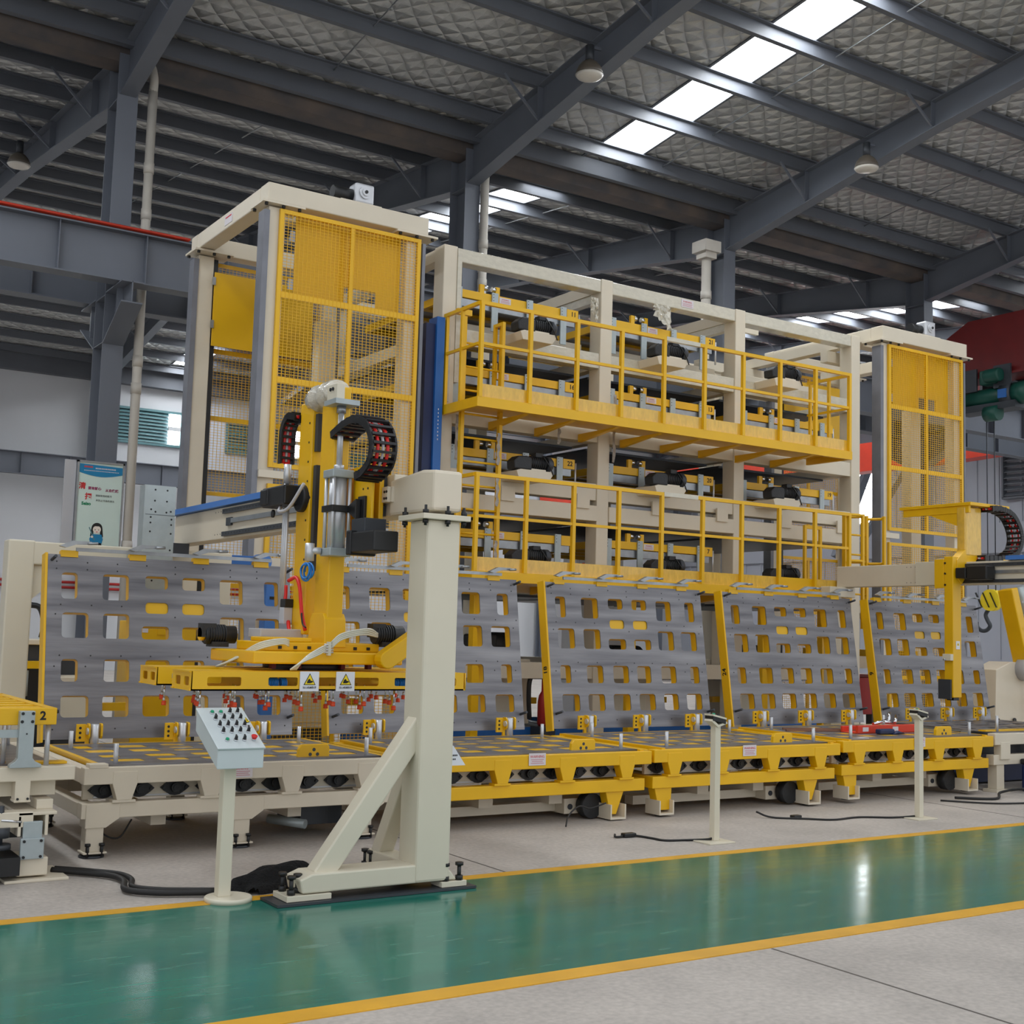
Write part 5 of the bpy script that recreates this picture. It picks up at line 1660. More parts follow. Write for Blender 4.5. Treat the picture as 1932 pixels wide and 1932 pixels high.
# ------------------------------------------------------------------ walkway platforms with guard rails
def walkway(lb, zf, upper):
    """zf: underside of the edge channel"""
    p = thing('walkway_platform', lb, 'walkway', (7.31, 12.0, zf), 'yellow walkways on the rack')
    y0, y1, x0, x1 = 12.0, 12.82, 7.31, 13.48
    bx('edge_channel', YEL, p, x0 - 0.02, x1 + 0.02, y0 - 0.01, y0 + 0.04, zf, zf + 0.115)
    bx('end_channel', YEL, p, x0 - 0.02, x0 + 0.03, y0 + 0.04, y1, zf, zf + 0.114)
    bx('end_channel', YEL, p, x1 - 0.03, x1 + 0.02, y0 + 0.04, y1, zf, zf + 0.115)
    bx('deck', YELD, p, x0 + 0.03, x1 - 0.03, y0 + 0.04, y1, zf + 0.085, zf + 0.1)
    n = 9
    xs = [x0 + 0.02 + (x1 - x0 - 0.04) * k / n for k in range(n + 1)]
    for k in range(n):
        bx('toe_board', WRAPY if not (not upper and k == 7) else YEL, p, xs[k], xs[k + 1] - 0.004, y0 + 0.035, y0 + 0.045, zf + 0.11, zf + 0.275)
    zt, zm = zf + 1.21, zf + 0.735
    for i, x in enumerate(xs):
        bx('rail_post', YEL, p, x - 0.022, x + 0.022, y0 - 0.014, y0 + 0.034, zf + 0.113, zt)
    bx('top_rail', YEL, p, x0 - 0.005, x1 + 0.005, y0 - 0.012, y0 + 0.036, zt - 0.02, zt + 0.024)
    bx('mid_rail', YEL, p, x0, x1, y0 - 0.006, y0 + 0.028, zm - 0.016, zm + 0.018)
    bx('wrapped_rail', WRAPC, p, xs[4] + 0.02, xs[5] - 0.1, y0 - 0.016, y0 + 0.04, zt - 0.024, zt + 0.028)
    for x in ((x0, x1) if upper else (x0,)):
        bx('side_rail', YEL, p, x - 0.02, x + 0.02, y0 + 0.03, y1, zt - 0.02, zt + 0.02)
        bx('side_rail', YEL, p, x - 0.016, x + 0.016, y0 + 0.03, y1, zm - 0.016, zm + 0.016)
        for y in (y1 - 0.05, (y0 + y1) / 2):
            bx('rail_post', YEL, p, x - 0.0185, x + 0.0185, y - 0.02, y + 0.02, zf + 0.116, zt - 0.021)
    for k, x in enumerate(xs[1:9]):
        q = MB().prism([(y0 + 0.12, zf - 0.015), (y1 + 0.03, zf - 0.10), (y1 + 0.03, zf - 0.06), (y1 + 0.03, zf), (y0 + 0.05, zf)], 'x', x - 0.03, x + 0.03)
        q.build('support_bracket', YEL, p)
    if upper:
        # hoops of the climb-through
        for x in (7.95,):
            bx('inner_post', YEL, p, x - 0.02, x + 0.02, 12.68, 12.72, zf + 0.1, zf + 1.14)
            bx('inner_rail', YEL, p, x - 0.02, x + 0.02, 12.5, 12.72, zf + 1.14, zf + 1.18)
            bx('inner_post', YEL, p, x - 0.02, x + 0.02, 12.5, 12.54, zf + 0.1, zf + 1.14)
        bx('clamp_bar', YEL, p, 7.40, 7.60, 12.68, 12.74, zt + 0.02, zt + 0.09)
    else:
        for x in (7.6, 9.9, 12.2, 13.35):
            bx('support_leg', YEL, p, x - 0.05, x + 0.05, 12.35, 12.45, 0.0, zf)
    return p


walkway('upper yellow walkway with guard rail and film-wrapped toe boards', 4.17, True)
walkway('lower yellow walkway with guard rail just above the tilted plates', 2.18, False)

# ------------------------------------------------------------------ ladders
def ladder(lb, x0, x1, y, z0, z1, step=0.285):
    p = thing('ladder', lb, 'ladder', (x0, y, z0))
    for x in (x0, x1):
        bx('stile', YEL, p, x - 0.022, x + 0.022, y - 0.03, y + 0.03, z0, z1)
    z = z0 + 0.2
    while z < z1 - 0.1:
        MB().cyl((x0, y, z), (x1, y, z), 0.014, 8).build('rung', YEL, p)
        z += step
    return p


ld = ladder('yellow ladder between the two walkways at the left rack end', 7.46, 8.0, 12.62, 2.28, 5.36)
for z, x in ((3.1, 7.46), (3.5, 8.0), (2.7, 8.0), (4.0, 8.0)):
    rib = []
    for k in range(14):
        rib += [(x - 0.05 + 0.008 * math.sin(k * 2), 12.585, z - 0.03 * k), (x - 0.015 + 0.01 * math.sin(k * 1.3), 12.575, z - 0.03 * k)]
    MB()._add(rib, [(2 * k, 2 * k + 1, 2 * k + 3, 2 * k + 2) for k in range(13)]).build('film_strip', TAPE, ld)
lr = ladder('yellow ladder with looped hand rails at the right walkway end', 13.75, 14.2, 12.35, 2.1, 3.45)
for x in (13.75, 14.2):
    for z in (3.40, 2.75):
        MB().tube(smooth_path([(13.5 if x < 14 else x, 12.05, z), (x, 12.02, z), (x + 0.12, 12.15, z), (x, 12.35, z)], 5), 0.02, 8).build('hand_loop', YEL, lr)
    bx('loop_post', YEL, lr, x - 0.02, x + 0.02, 12.0, 12.04, 1.8, 3.42)
bx('walkway_gate', YEL, lr, 13.14, 13.41, 12.5, 12.54, 3.2, 3.25)
for x in (13.12, 13.43):
    bx('gate_post', YEL, lr, x - 0.02, x + 0.02, 12.5, 12.54, 2.3, 3.25)

# ================================================================== LIFT TOWERS
def lift_tower(x, lb, mast):
    """front-left outer corner at (x, 12.6)"""
    y0, y1 = 12.7, 15.2
    p = thing('lift_tower', lb, 'lift tower', (x, y0, 0), 'lift towers at both ends of the rack')

    def B(name, m, a, b, c, d, e, f, **k):
        return bx(name, m, p, x + a, x + b, c, d, e, f, **k)
    w = 2.08
    for (a, b) in ((0.10, 0.30), (w - 0.26, w - 0.06)):
        for (c, d) in ((y0 + 0.02, y0 + 0.2), (y1 - 0.2, y1)):
            B('post', CRM, a, b, c, d, 0.02, 6.22, bevel=0.01)
            B('foot_plate', CRM, a - 0.1, b + 0.1, c - 0.1, d + 0.1, 0, 0.02)
    for (c, d) in ((y0 - 0.02, y0 + 0.05), (y1 - 0.22, y1 - 0.15)):
        B('guide_channel', GUIDE, 0.035, 0.10, c, d + 0.1, 0.02, 6.16)
        B('guide_channel', GUIDE, w - 0.06, w - 0.02, c, d + 0.1, 0.02, 6.16)
    B('black_slot', BLK, 0.30, 0.36, y1 - 0.18, y1 - 0.02, 0.02, 6.2)
    B('top_beam', CRM, 0.06, w, y0 - 0.04, y0 + 0.2, 6.26, 6.47, bevel=0.012)
    B('top_beam', CRM, 0.06, w, y1 - 0.22, y1, 6.26, 6.47, bevel=0.012)
    B('top_beam', CRM, 0.06, 0.26, y0 + 0.2, y1 - 0.22, 6.27, 6.465, bevel=0.012)
    B('top_beam', CRM, w - 0.2, w, y0 + 0.2, y1 - 0.22, 6.27, 6.465, bevel=0.012)
    for (a, b) in ((0.0, 0.5), (w - 0.42, w + 0.12)):
        for (c, d) in ((y0 - 0.06, y0 + 0.32), (y1 - 0.36, y1 + 0.03)):
            f = B('joint_plate', CRM, a, b, c, d, 6.235, 6.26)
            for (u, v) in ((a + 0.05, c + 0.03), (b - 0.06, c + 0.03), ((a + b) / 2, c + 0.03), (a + 0.03, d - 0.05)):
                MB().cyl((x + u, v, 6.205), (x + u, v, 6.236), 0.02, 6).build('bolt', BLK, f)
    sg_ = bx('warning_sticker', STICK, p, x + 0.055, x + 0.06, 13.75, 14.0, 6.31, 6.42)
    MB().box(x + 0.0525, x + 0.055, 13.78, 13.97, 6.39, 6.405).build('red_print', INKR, sg_)
    # mesh panels front and rear, each a frame, bars and a wire grid
    for (yy, nm) in ((y0 - 0.005, 'front'), (y1 - 0.03, 'rear')):
        a, b = 0.22, w - 0.085
        zs = (6.2, 5.24, 4.29, 3.32) if nm == 'front' else (6.2, 5.06, 4.2, 3.22)
        for (zt, zb_, bars) in ((zs[0], zs[3], zs[1:3]), (zs[3] - 0.18, 0.12, (2.1, 1.1))):
            fr = MB().box(x + a, x + a + 0.045, yy - 0.02, yy + 0.02, zb_, zt).box(x + b - 0.045, x + b, yy - 0.02, yy + 0.02, zb_, zt)
            fr.box(x + a + 0.045, x + b - 0.045, yy - 0.02, yy + 0.02, zt - 0.045, zt).box(x + a + 0.045, x + b - 0.045, yy - 0.02, yy + 0.02, zb_, zb_ + 0.045)
            f = fr.build('mesh_frame', YEL, p)
            for z in bars:
                bx('cross_bar', YEL, f, x + a + 0.045, x + b - 0.045, yy - 0.018, yy + 0.018, z - 0.03, z + 0.03)
            bx('centre_bar', YEL, f, x + (a + b) / 2 - 0.022, x + (a + b) / 2 + 0.022, yy - 0.016, yy + 0.016, zb_ + 0.045, zt - 0.045)
            q = MB()
            t = 0.0023
            k = a + 0.05
            while k < b - 0.03:
                q.box(x + k - t, x + k + t, yy - 0.022, yy - 0.022 + 2 * t, zb_ + 0.02, zt - 0.02)
                k += 0.048
            z = zb_ + 0.05
            while z < zt - 0.03:
                q.box(x + a + 0.02, x + b - 0.02, yy - 0.022 + 2 * t, yy - 0.022 + 4 * t, z - t, z + t)
                z += 0.034
            q.build('wire_mesh', YEL, f, kind='stuff')
    # yellow sheet doors behind the mesh
    xm, zn, zd = 1.17, 5.50, 5.30
    q = MB()
    q.prism([(x + 0.47, zd), (x + 1.09, zd), (x + 1.09, zn), (x + xm - 0.004, zn), (x + xm - 0.004, 6.22), (x + 0.47, 6.22)], 'y', y0 + 0.12, y0 + 0.14)
    q.build('sheet_door', YELD, p)
    q = MB()
    q.prism([(x + xm + 0.004, zn), (x + 1.50, zn), (x + 1.50, zd), (x + 1.80, zd), (x + 1.80, 6.22), (x + xm + 0.004, 6.22)], 'y', y0 + 0.12, y0 + 0.14)
    q.build('sheet_door', YELD, p)
    for z in (5.35, 5.9):
        B('hinge', GALV, 0.40, 0.46, y0 + 0.11, y0 + 0.13, z, z + 0.12)
    B('sheet_door', YELD, 0.30, 1.64, y1 - 0.25, y1 - 0.23, 5.08, 6.02)
    for z in (5.3, 5.85):
        B('hinge', GALV, 0.27, 0.31, y1 - 0.27, y1 - 0.25, z, z + 0.1)
    B('lift_mast', CRM, mast[0], mast[0] + 0.24, y0 + mast[1], y0 + mast[1] + 0.2, 0.05, 5.42, bevel=0.01)
    B('lift_crosshead', CRM, 0.4, w - 0.3, y0 + 1.2, y0 + 1.4, 1.2, 1.4)
    B('lift_fork', YEL, 0.5, 0.62, y0 + 0.5, y1 - 0.5, 1.4, 1.5)
    B('lift_fork', YEL, 1.4, 1.52, y0 + 0.5, y1 - 0.5, 1.4, 1.5)
    MB().bar((x + 0.45, y0 + 1.0, 2.4), (x + 1.2, y0 + 1.0, 1.6), 0.08, 0.08).build('strut', CRM, p)
    # bracket where the upper and lower mesh meet
    B('splice_plate', CRM, 0.10, 0.42, y0 - 0.05, y0 - 0.02, 3.2, 3.28)
    # drive on top
    m = MB().box(x + 1.14, x + 1.38, 12.72, 12.92, 6.49, 6.73).build('drive_gearbox', ALU, p, bevel=0.025)
    MB().cyl((x + 1.26, 12.72, 6.62), (x + 1.26, 12.70, 6.62), 0.075, 18).cyl((x + 1.26, 12.70, 6.62), (x + 1.26, 12.685, 6.62), 0.045, 16).build('shaft_flange', ALU, m)
    MB().cyl((x + 1.26, 12.685, 6.62), (x + 1.26, 12.675, 6.62), 0.02, 10).build('shaft_end', BLK, m)
    MB().cyl((x + 0.90, 12.84, 6.59), (x + 1.14, 12.84, 6.59), 0.08, 18).build('drive_motor', BLK, p)
    B('drive_plate', CRM, 0.95, 1.47, 12.7, 12.95, 6.468, 6.49)
    B('drive_beam', CRM, 0.1, w - 0.05, 13.3, 13.5, 6.3, 6.465)
    return p


lift_tower(4.87, 'tall cream lift tower with yellow mesh and doors, left of the rack', (1.38, 1.4))
lift_tower(14.87, 'tall cream lift tower with yellow mesh and doors, right of the rack', (1.5, 0.6))

bp_ = thing('blue_post', 'tall blue steel post squeezed between the left lift tower and the rack', 'post', (7.15, 12.75, 0))
bx('face', BLUE, bp_, 7.155, 7.265, 12.74, 12.95, 0.0, 5.34, bevel=0.006)
bx('dark_channel', NAVY, bp_, 7.03, 7.155, 12.78, 12.95, 0.0, 5.25)
bx('foot_plate', NAVY, bp_, 7.0, 7.3, 12.7, 13.0, 0.0, 0.015)
q = MB()
for k in range(9):
    q.box(7.205, 7.215, 12.738, 12.741, 3.85 + 0.045 * k, 3.87 + 0.045 * k)
q.build('scale_mark', STICK, bp_, kind='stuff')
# cream rails bridging rack top and right tower
br_ = thing('transfer_rail', 'cream transfer rails bridging the rack top and the right lift tower', 'rail', (14.66, 13.2, 5.6))
for z in (5.62, 5.95):
    bx('rail_beam', CRM, br_, 13.3, 14.95, 15.0, 15.14, z, z + 0.15)
    bx('rail_beam', CRM, br_, 14.3, 14.95, 13.2, 13.34, z - 0.05, z + 0.12)
for u in (13.35, 14.0):
    q = MB().box(u, u + 0.06, 14.9, 14.96, 6.1, 6.75).box(u, u + 0.5, 14.9, 14.96, 6.66, 6.75)
    q.build('rail_bracket', CRM, br_)
MB().tube(smooth_path([(13.45, 14.93, 6.5), (13.7, 14.9, 6.6), (13.95, 14.9, 6.62)], 5), 0.02, 8).build('black_cable', BLK, br_)


# ================================================================== RIGHT-HAND LIFTER
l2 = thing('suction_lifter', 'yellow single-mast lifter hanging from the far right gantry beam', 'lifter', (13.0, 9.95, 0.95))
bx('mast', YEL, l2, 12.95, 13.11, 9.90, 10.03, 0.97, 2.70, bevel=0.008)
q = MB().box(12.945, 12.97, 10.03, 10.17, 2.31, 2.67).box(12.97, 13.18, 10.03, 10.17, 2.33, 2.65)
cpz = q.build('carriage_plate', YEL, l2, bevel=0.004)
q = MB()
for dz in (2.62, 2.49, 2.35):
    q.cyl((12.949, 10.01, dz), (12.940, 10.01, dz), 0.013, 8)
q.build('bolt', BLK, cpz)
q = MB().prism([(13.02, 2.45), (13.11, 2.36), (13.5, 2.78), (13.5, 2.95), (13.19, 2.95), (13.19, 2.80), (13.02, 2.66)], 'y', 9.89, 10.0)
q.build('offset_arm', YEL, l2, bevel=0.006)
bx('film_wrap', WRAPY, l2, 13.185, 13.505, 9.885, 10.02, 2.72, 3.34, bevel=0.02)
bx('tray_plate', YEL, l2, 13.17, 13.95, 9.80, 10.90, 3.35, 3.39, bevel=0.003)
bx('tray_lip', YEL, l2, 13.19, 13.23, 9.84, 10.85, 3.26, 3.35, bevel=0.003)
MB().prism([(10.02, 3.26), (10.45, 3.26), (10.02, 3.10)], 'x', 13.2, 13.24).build('gusset', YEL, l2)
bx('servo_motor', BLK, l2, 12.99, 13.165, 9.45, 9.74, 2.41, 2.58, bevel=0.015)
bx('motor_flange', BLK, l2, 12.98, 13.17, 9.74, 9.885, 2.43, 2.56, bevel=0.01)
bx('mast_clip', CRM2, l2, 12.90, 12.955, 9.90, 10.02, 1.42, 1.50, bevel=0.004)
MB().cyl((12.87, 9.98, 1.43), (12.95, 9.98, 1.43), 0.012, 8).build('clip_pin', GALV, l2)
bx('grey_pad', DKGREY, l2, 12.92, 12.945, 9.92, 10.10, 0.95, 1.19)
bx('black_foot', BLK, l2, 12.98, 13.08, 9.92, 10.02, 0.935, 0.972)
w_ = bx('warning_plate', PAPER, l2, 13.00, 13.07, 9.893, 9.8995, 1.56, 1.66)
MB().prism([(13.035, 1.645), (13.058, 1.605), (13.012, 1.605)], 'y', 9.8915, 9.893).build('triangle', WARN, w_)
MB().prism([(13.03, 1.61), (13.04, 1.61), (13.038, 1.63), (13.032, 1.63)], 'y', 9.8905, 9.8915).build('pictogram', INKK, w_)
drag_chain(l2, [(13.55, 9.86, 3.33), (13.75, 9.86, 3.34), (13.98, 9.86, 3.28), (14.12, 9.86, 3.12), (14.15, 9.86, 2.95), (14.05, 9.86, 2.80), (13.8, 9.86, 2.72), (13.4, 9.86, 2.70)], (0, 1, 0), 0.10, 0.06, 5)
bx('yellow_tray', YEL, l2, 13.75, 14.3, 9.75, 9.95, 2.64, 2.70)

# ================================================================== OVERHEAD CRANES
cr = thing('overhead_crane', 'dark red overhead crane bridge in the front bay at the right edge', 'crane', (22.0, 17.5, 7.15))
q = MB().prism([(17.3, 7.30), (16.4, 7.16), (4.0, 7.16), (4.0, 8.40), (16.4, 8.40), (17.3, 7.95)], 'x', 22.0, 22.5)
q.build('bridge_girder', REDD, cr)
q = MB().prism([(17.3, 7.2), (16.3, 7.12), (4.0, 7.12), (4.0, 7.16), (16.3, 7.16), (17.3, 7.30)], 'x', 21.9, 22.6)
q.build('bottom_flange', REDD, cr)
bx('end_truck', REDD, cr, 20.9, 23.6, 17.3, 17.7, 7.18, 7.5)
for u in (21.2, 23.3):
    MB().cyl((u, 17.42, 7.30), (u, 17.58, 7.30), 0.14, 14).build('wheel', DKGREY, cr)
ho = thing('crane_hoist', 'green electric hoist with hook block under the dark red crane bridge', 'hoist', (22.2, 15.8, 2.2))
MB().cyl((22.05, 16.5, 6.72), (22.05, 15.3, 6.72), 0.19, 20).build('rope_drum', GRN, ho)
MB().cyl((22.05, 15.3, 6.72), (22.05, 14.95, 6.72), 0.23, 20).build('drum_motor', GRN, ho)
lb_ = MB().cyl((22.05, 15.56, 6.72), (22.05, 15.30, 6.72), 0.26, 20).build('gear_end', DKGREY, ho)
bx('blue_label', BLUE, lb_, 21.78, 21.80, 15.35, 15.55, 6.62, 6.80)
for y in (16.3, 15.5):
    bx('trolley_plate', DKGREY, ho, 21.86, 21.90, y - 0.2, y + 0.2, 6.85, 7.32)
    bx('trolley_plate', DKGREY, ho, 22.60, 22.64, y - 0.2, y + 0.2, 6.85, 7.32)
    MB().cyl((21.90, y, 7.22), (21.98, y, 7.22), 0.1, 14).build('trolley_wheel', DKGREY, ho)
q = MB().box(21.8, 22.1, 15.6, 16.0, 6.95, 7.25)
q.cyl((21.75, 15.8, 7.1), (21.75, 15.45, 7.1), 0.14, 16)
q.build('trolley_motor', GRN, ho, bevel=0.03)
bx('hoist_frame', DKGREY, ho, 21.85, 22.3, 15.2, 16.6, 6.42, 6.56)
MB().cyl((21.9, 15.9, 6.35), (21.9, 15.6, 6.35), 0.16, 14).build('brake_drum', GRN, ho)
for dy in (-0.09, 0.09):
    MB().cyl((22.1, 15.95 + dy, 2.5), (22.1, 15.95 + dy, 6.6), 0.012, 6).build('wire_rope', DKGREY, ho)
hb = MB().cyl((22.02, 15.95, 2.55), (22.18, 15.95, 2.55), 0.22, 20).build('hook_block', WARN, ho)
q = MB()
for k in range(3):
    a = 0.9 * (k - 1)
    q.bar((22.012, 15.95 - 0.17 + 0.17 * k, 2.40), (22.012, 15.95 - 0.02 + 0.17 * k, 2.70), 0.012, 0.05, (1, 0, 0))
q.build('black_stripe', BLK, hb)
MB().tube(smooth_path([(22.1, 16.0, 2.40), (22.1, 16.10, 2.26), (22.1, 16.06, 2.14), (22.1, 16.0, 2.03), (22.1, 16.08, 1.94), (22.1, 16.2, 1.93), (22.1, 16.30, 2.0), (22.1, 16.32, 2.10)], 5), 0.042, 10).build('hook', DKGREY, ho)
c2 = thing('overhead_crane', 'orange-red overhead crane bridge in the rear bay behind the right lift tower', 'crane', (28.0, 19.1, 7.15))
q = MB().prism([(19.9, 6.60), (21.5, 6.55), (41.0, 6.55), (41.0, 7.37), (21.8, 7.37), (19.9, 6.75)], 'x', 28.0, 28.5)
q.build('bridge_girder', REDO, c2)
bx('end_truck', REDO, c2, 27.0, 29.5, 18.95, 19.25, 7.16, 7.45)
MB().prism([(19.0, 7.2), (19.25, 7.2), (20.8, 6.7), (20.8, 7.1), (19.25, 7.45), (19.0, 7.45)], 'x', 28.05, 28.45).build('end_gusset', REDO, c2)

# ================================================================== ROBOT AND BACKGROUND MACHINES
ra = thing('robot_arm', 'yellow robot arm with a cream base at the right edge behind the tables', 'robot', (17.2, 12.0, 0))
MB().prism([(16.30, 0.0), (17.3, 0.0), (17.3, 1.0), (16.9, 1.38), (16.72, 1.38), (16.36, 1.26)], 'y', 11.9, 12.3).build('base_plate', CRM, ra, bevel=0.01)
MB().bar((16.98, 11.85, 1.3), (16.72, 11.95, 2.5), 0.16, 0.26, (0, 1, 0)).build('lower_arm', YEL, ra, bevel=0.02)
MB().bar((17.16, 11.8, 1.3), (17.0, 11.9, 2.5), 0.05, 0.08, (0, 1, 0)).build('side_rail', YEL, ra)
MB().cyl((17.24, 11.82, 1.6), (16.98, 11.9, 2.55), 0.09, 16).build('balance_cylinder', GALVP, ra)
MB().cyl((17.0, 11.90, 1.28), (17.0, 11.6, 1.28), 0.19, 22).cyl((17.02, 11.6, 1.28), (17.02, 11.5, 1.28), 0.15, 18).build('joint_drum', LTGREY2, ra)
MB().cyl((17.02, 11.5, 1.28), (17.02, 11.49, 1.28), 0.11, 18).build('joint_cover', DKGREY, ra)
MB().prism([(16.95, 1.45), (17.45, 1.35), (17.5, 1.75), (17.1, 1.9)], 'y', 11.75, 11.85).build('elbow', YEL, ra, bevel=0.02)
bx('tool_block', YEL, ra, 17.0, 17.7, 11.2, 11.6, 0.72, 0.90, bevel=0.02)
q = MB()
for k in range(5):
    q.cyl((16.93 - 0.035 * k, 11.74, 1.5 + 0.2 * k), (16.93 - 0.035 * k, 11.735, 1.5 + 0.2 * k), 0.018, 8)
q.build('arm_bolt', GALV, ra)
for x in (16.35, 16.75):
    MB().cyl((x, 11.88, 0.5), (x, 11.86, 0.5), 0.035, 10).build('anchor_cap', BLK, ra)

ra.location.x += 0.22

# blue feed conveyor behind the plates
bc = thing('blue_conveyor', 'long blue conveyor rail low behind the tilted plates', 'conveyor', (6.4, 13.0, 0))
for y in (13.05, 14.6):
    bx('rail', BLUE, bc, 6.3, 14.3, y, y + 0.1, 0.32, 0.44, bevel=0.006)
for x in (6.6, 8.4, 10.6, 12.9):
    bx('leg', BLUE, bc, x, x + 0.1, 13.06, 13.14, 0.0, 0.32)
    bx('leg', BLUE, bc, x, x + 0.1, 14.61, 14.69, 0.0, 0.32)
    MB().cyl((x + 0.5, 13.1, 0.40), (x + 0.5, 14.65, 0.40), 0.05, 12).build('roller', GALV, bc)
    MB().cyl((x + 1.1, 13.1, 0.40), (x + 1.1, 14.65, 0.40), 0.05, 12).build('roller', GALV, bc)
bf = thing('blue_machine', 'blue machine frame with a rounded arm behind the first tilted plate', 'frame', (5.0, 12.3, 0))
bx('post', BLUEL, bf, 4.955, 5.085, 12.25, 12.4, 0.02, 2.2, bevel=0.006)
bx('arm', BLUE, bf, 4.2, 4.86, 12.12, 12.24, 2.215, 2.31, bevel=0.006)
MB().cyl((4.86, 12.10, 2.255), (4.86, 12.26, 2.255), 0.085, 20).build('arm_end', BLUEL, bf)
bx('arm_link', BLUEL, bf, 4.86, 5.06, 12.2, 12.3, 2.13, 2.22)
bx('cream_cap', CRM, bf, 4.93, 5.1, 12.22, 12.4, 2.2, 2.31)
bx('dark_slot', BLK, bf, 5.0, 5.08, 12.245, 12.25, 1.88, 1.91)
bx('foot_plate', BLUE, bf, 4.85, 5.2, 12.1, 12.5, 0, 0.02)
ym = thing('yellow_machine', 'yellow cabinet machine seen through the holes of the first tilted plate', 'machine', (4.1, 13.1, 0))
bx('body', YEL, ym, 3.85, 4.5, 13.0, 13.6, 0.25, 1.62, bevel=0.01)
bx('recess', YELD, ym, 4.08, 4.3, 12.99, 13.0, 1.48, 1.6)
bx('white_label', STICK, ym, 3.92, 3.98, 12.995, 13.0, 1.5, 1.66)
for x in (3.9, 4.4):
    bx('leg', YEL, ym, x, x + 0.08, 13.05, 13.15, 0, 0.25)
bx('dark_column', DKGREY, ym, 4.5, 4.75, 13.1, 13.5, 0, 1.55, bevel=0.02)
MB().lathe((4.62, 13.09, 1.5), [(0.12, 0), (0.1, -0.05), (0.04, -0.08)], 16, 'y').build('round_cap', ALU, ym)
dc_ = thing('dark_cabinet', 'dark cabinet with a cream top behind the portal column at the left', 'cabinet', (2.9, 13.2, 0))
bx('body', DKGREY, dc_, 2.72, 3.5, 13.2, 13.8, 0, 1.35, bevel=0.01)
bx('top', CRM, dc_, 2.69, 3.53, 13.15, 13.85, 1.35, 1.4, bevel=0.006)
MB().tube(smooth_path([(2.85, 13.3, 1.75), (2.95, 13.28, 1.72), (3.0, 13.28, 1.55), (2.98, 13.28, 1.42)], 5), 0.03, 8).build('black_hose', BLK, dc_)
bx('yellow_tray', YEL, dc_, 2.6, 3.1, 12.95, 13.15, 1.12, 1.19)
bx('tray_leg', YEL, dc_, 2.62, 2.7, 13.0, 13.1, 0, 1.12)
MB().cyl((2.75, 13.0, 0.85), (2.75, 13.0, 1.1), 0.07, 12).build('regulator', GALVP, dc_)
for i, (x0, x1, h, mm, lb) in enumerate(((3.0, 3.45, 1.05, CRM, 'small cream cabinet behind the bottom left of the first tilted plate'), (5.5, 6.2, 1.1, CRM, 'cream cabinet behind the second tilted plate'), (8.05, 8.75, 1.28, CRM, 'cream machine base with a black motor in the gap beside plate 18'),
                                        (10.2, 10.95, 1.15, CRM, 'cream machine base seen through the holes of plate 18'), (12.5, 13.2, 1.2, CRM, 'cream machine base seen in the gap beside plate 9'))):
    p = thing('machine_base', lb, 'machine', ((x0 + x1) / 2, 13.4, 0), 'cream machine bases behind the plates')
    yb_ = 13.3 if i != 0 else 12.75
    bx('body', mm, p, x0, x1 + (0.25 if i else 0), yb_, yb_ + 0.6, 0.46, h, bevel=0.012)
    bx('plinth', DKGREY, p, x0 + 0.05, x1 - 0.05, yb_ + 0.05, yb_ + 0.55, 0, 0.46)
    bx('door_panel', CRM2, p, x0 + 0.05, x1 - 0.05, yb_ - 0.008, yb_, 0.52, h - 0.08, bevel=0.004)
    bx('yellow_bar', YELD, p, x0 - 0.2, x1 + 0.5, yb_ + 0.2, yb_ + 0.3, 0.7, 0.78)
    if i in (2, 3, 4):
        MB().cyl((x0 + 0.25, yb_ + 0.25, h + 0.17), (x0 + 0.75, yb_ + 0.25, h + 0.17), 0.16, 16).build('motor', MOTOR, p)
        bx('motor_block', MOTOR, p, x0 + 0.2, x0 + 0.5, yb_ + 0.08, yb_ + 0.45, h, h + 0.3, bevel=0.03)
fe = thing('red_drum', 'red hose canister standing in the gap left of post 18', 'canister', (8.98, 12.95, 0))
MB().lathe((8.98, 12.95, 0.46), [(0.06, 0), (0.075, 0.03), (0.075, 0.30), (0.06, 0.38), (0.03, 0.43), (0.028, 0.65)], 16).build('shell', RED, fe)
MB().tube(smooth_path([(8.98, 12.95, 1.08), (8.88, 12.93, 1.14), (8.76, 12.93, 1.05), (8.74, 12.93, 0.85), (8.76, 12.93, 0.55)], 5), 0.03, 8).build('black_hose', BLK, fe)
bx('stand', DKGREY, fe, 8.86, 9.1, 12.85, 13.05, 0, 0.46)
rbx = thing('red_cabinet', 'small red cabinet seen in the gap left of plate 9', 'cabinet', (16.1, 14.0, 0))
bx('body', RED, rbx, 15.93, 16.6, 14.0, 14.4, 0.45, 1.05, bevel=0.01)
bx('lid', REDD, rbx, 15.9, 16.63, 13.97, 14.43, 1.05, 1.1, bevel=0.008)
for x in (15.96, 16.5):
    bx('leg', DKGREY, rbx, x, x + 0.06, 14.05, 14.35, 0, 0.45)
gc = thing('switch_cabinet', 'pale grey switch cabinet standing behind the lower walkway', 'cabinet', (13.0, 17.2, 0))
bx('body', LTGREY2, gc, 12.4, 13.4, 17.0, 17.4, 0.0, 3.0, bevel=0.01)
bx('door', LTGREY2, gc, 12.45, 13.35, 16.985, 17.0, 0.1, 2.95, bevel=0.004)
bx('red_badge', INKR, gc, 12.5, 12.62, 16.98, 16.985, 2.75, 2.82)
bx('green_line', INKG, gc, 12.5, 12.9, 16.98, 16.985, 2.66, 2.68)

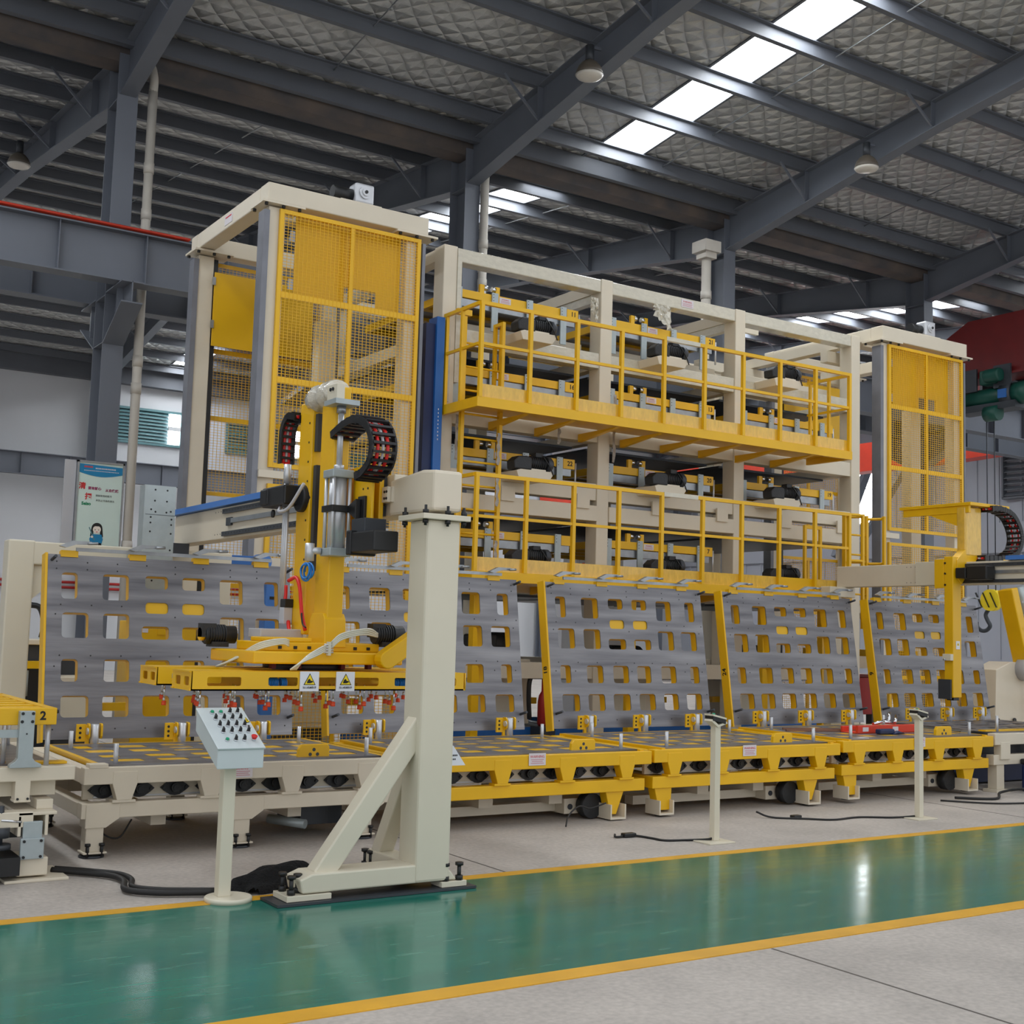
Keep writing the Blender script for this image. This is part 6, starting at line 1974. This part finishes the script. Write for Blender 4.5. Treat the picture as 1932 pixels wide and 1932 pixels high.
# ================================================================== POSTER
po = thing('poster_board', 'framed cleaning poster with red characters and cartoon girl on the grey column', 'poster', (4.69, 17.97, 2.6))
px0, pz1 = 4.37, 3.86
bx('board', POSTER, po, px0 + 0.02, px0 + 0.64, 17.96, 18.0, 2.62, pz1 - 0.02)
for d in ((px0, px0 + 0.025, 2.6, pz1), (px0 + 0.635, px0 + 0.66, 2.6, pz1), (px0, px0 + 0.66, pz1 - 0.025, pz1), (px0, px0 + 0.66, 2.6, 2.625)):
    bx('frame_bar', GALV, po, d[0], d[1], 17.945, 18.03, d[2], d[3])
bx('side_board', LTGREY2, po, px0 - 0.16, px0 - 0.005, 18.0, 18.03, 2.3, pz1)


def PP(x, y):
    return (px0 + (x - 148) * 0.0079, pz1 - (y - 869) * 0.0076)


pts = [PP(152, 875), PP(228, 877)] + [PP(228 - 7.6 * k, 891 + 6.5 * math.sin(math.pi * k / 10)) for k in range(11)]
MB().prism(pts, 'y', 17.957, 17.96).build('blue_header', POSTB, po)
q = MB()
for k in range(7):
    a = PP(160 + 2.2 * k, 880)
    q.box(a[0], a[0] + 0.012, 17.955, 17.957, a[1] - 0.012, a[1] + 0.012)
q.build('header_mark', REDO, po)
q = MB()
for k in range(14):
    a = PP(180 + 2.6 * k, 882)
    q.box(a[0], a[0] + 0.014, 17.955, 17.957, a[1] - 0.009, a[1] + 0.009)
for k in range(24):
    a = PP(160 + 2.6 * k, 887)
    q.box(a[0], a[0] + 0.013, 17.955, 17.957, a[1] - 0.005, a[1] + 0.005)
q.build('header_mark', STICK, po)
for body, x, y, sz, m, bo in (('清', 158.5, 917, 0.10, INKR, 0.003), ('扫', 170, 936, 0.10, INKR, 0.003), ('要有耐心', 180.5, 920, 0.046, INKP, 0.0015), ('从自做起', 211, 922, 0.046, INKP, 0.0015),
                              ('清除现场的脏污', 197, 933, 0.033, INKK, 0), ('并防止污染的发生', 200, 942, 0.033, INKK, 0), ('Seiso', 167, 949, 0.062, INKG, 0.003)):
    a = PP(x, y)
    text(body, (a[0], 17.958, a[1]), sz, m, po, bold=bo)
# cartoon girl with a broom, printed flat
def pd(name, m, pts, lv):
    return MB().prism([PP(x, y) for x, y in pts], 'y', 17.959 - 0.001 * lv - 0.001, 17.959 - 0.001 * lv).build(name, m, po)


pd('printed_hair', INKK, circle(188.5, 993, 9.5, 16), 1)
pd('printed_hair', INKK, [(179, 993), (182, 993), (183, 1008), (180, 1011), (177, 1009)], 1)
pd('printed_hair', INKK, [(195, 993), (198, 993), (200, 1009), (197, 1012), (194, 1008)], 1)
pd('printed_face', SKIN, circle(188.5, 996, 7.2, 16), 2)
pd('printed_fringe', INKK, [(181, 993), (182, 987), (188.5, 984), (195, 987), (196, 993), (192, 990), (185, 990)], 3)
for ex in (185.5, 191.5):
    pd('printed_eye', INKK, circle(ex, 996.5, 0.9, 8), 3)
pd('printed_mouth', INKR, [(186.5, 1000), (190.5, 1000), (189.5, 1001.2), (187.5, 1001.2)], 3)
pd('printed_shirt', POSTB, [(180, 1005), (197, 1005), (200, 1014), (198, 1022), (178, 1022), (176, 1014)], 2)
pd('printed_trousers', INKK, [(180, 1021), (197, 1021), (199, 1028), (178, 1028)], 2)
pd('printed_broom', TEAL, [(174, 993), (175.5, 992), (186, 1016), (184.5, 1017)], 4)
pd('printed_hand', SKIN, circle(180.5, 1010, 2.2, 10), 5)
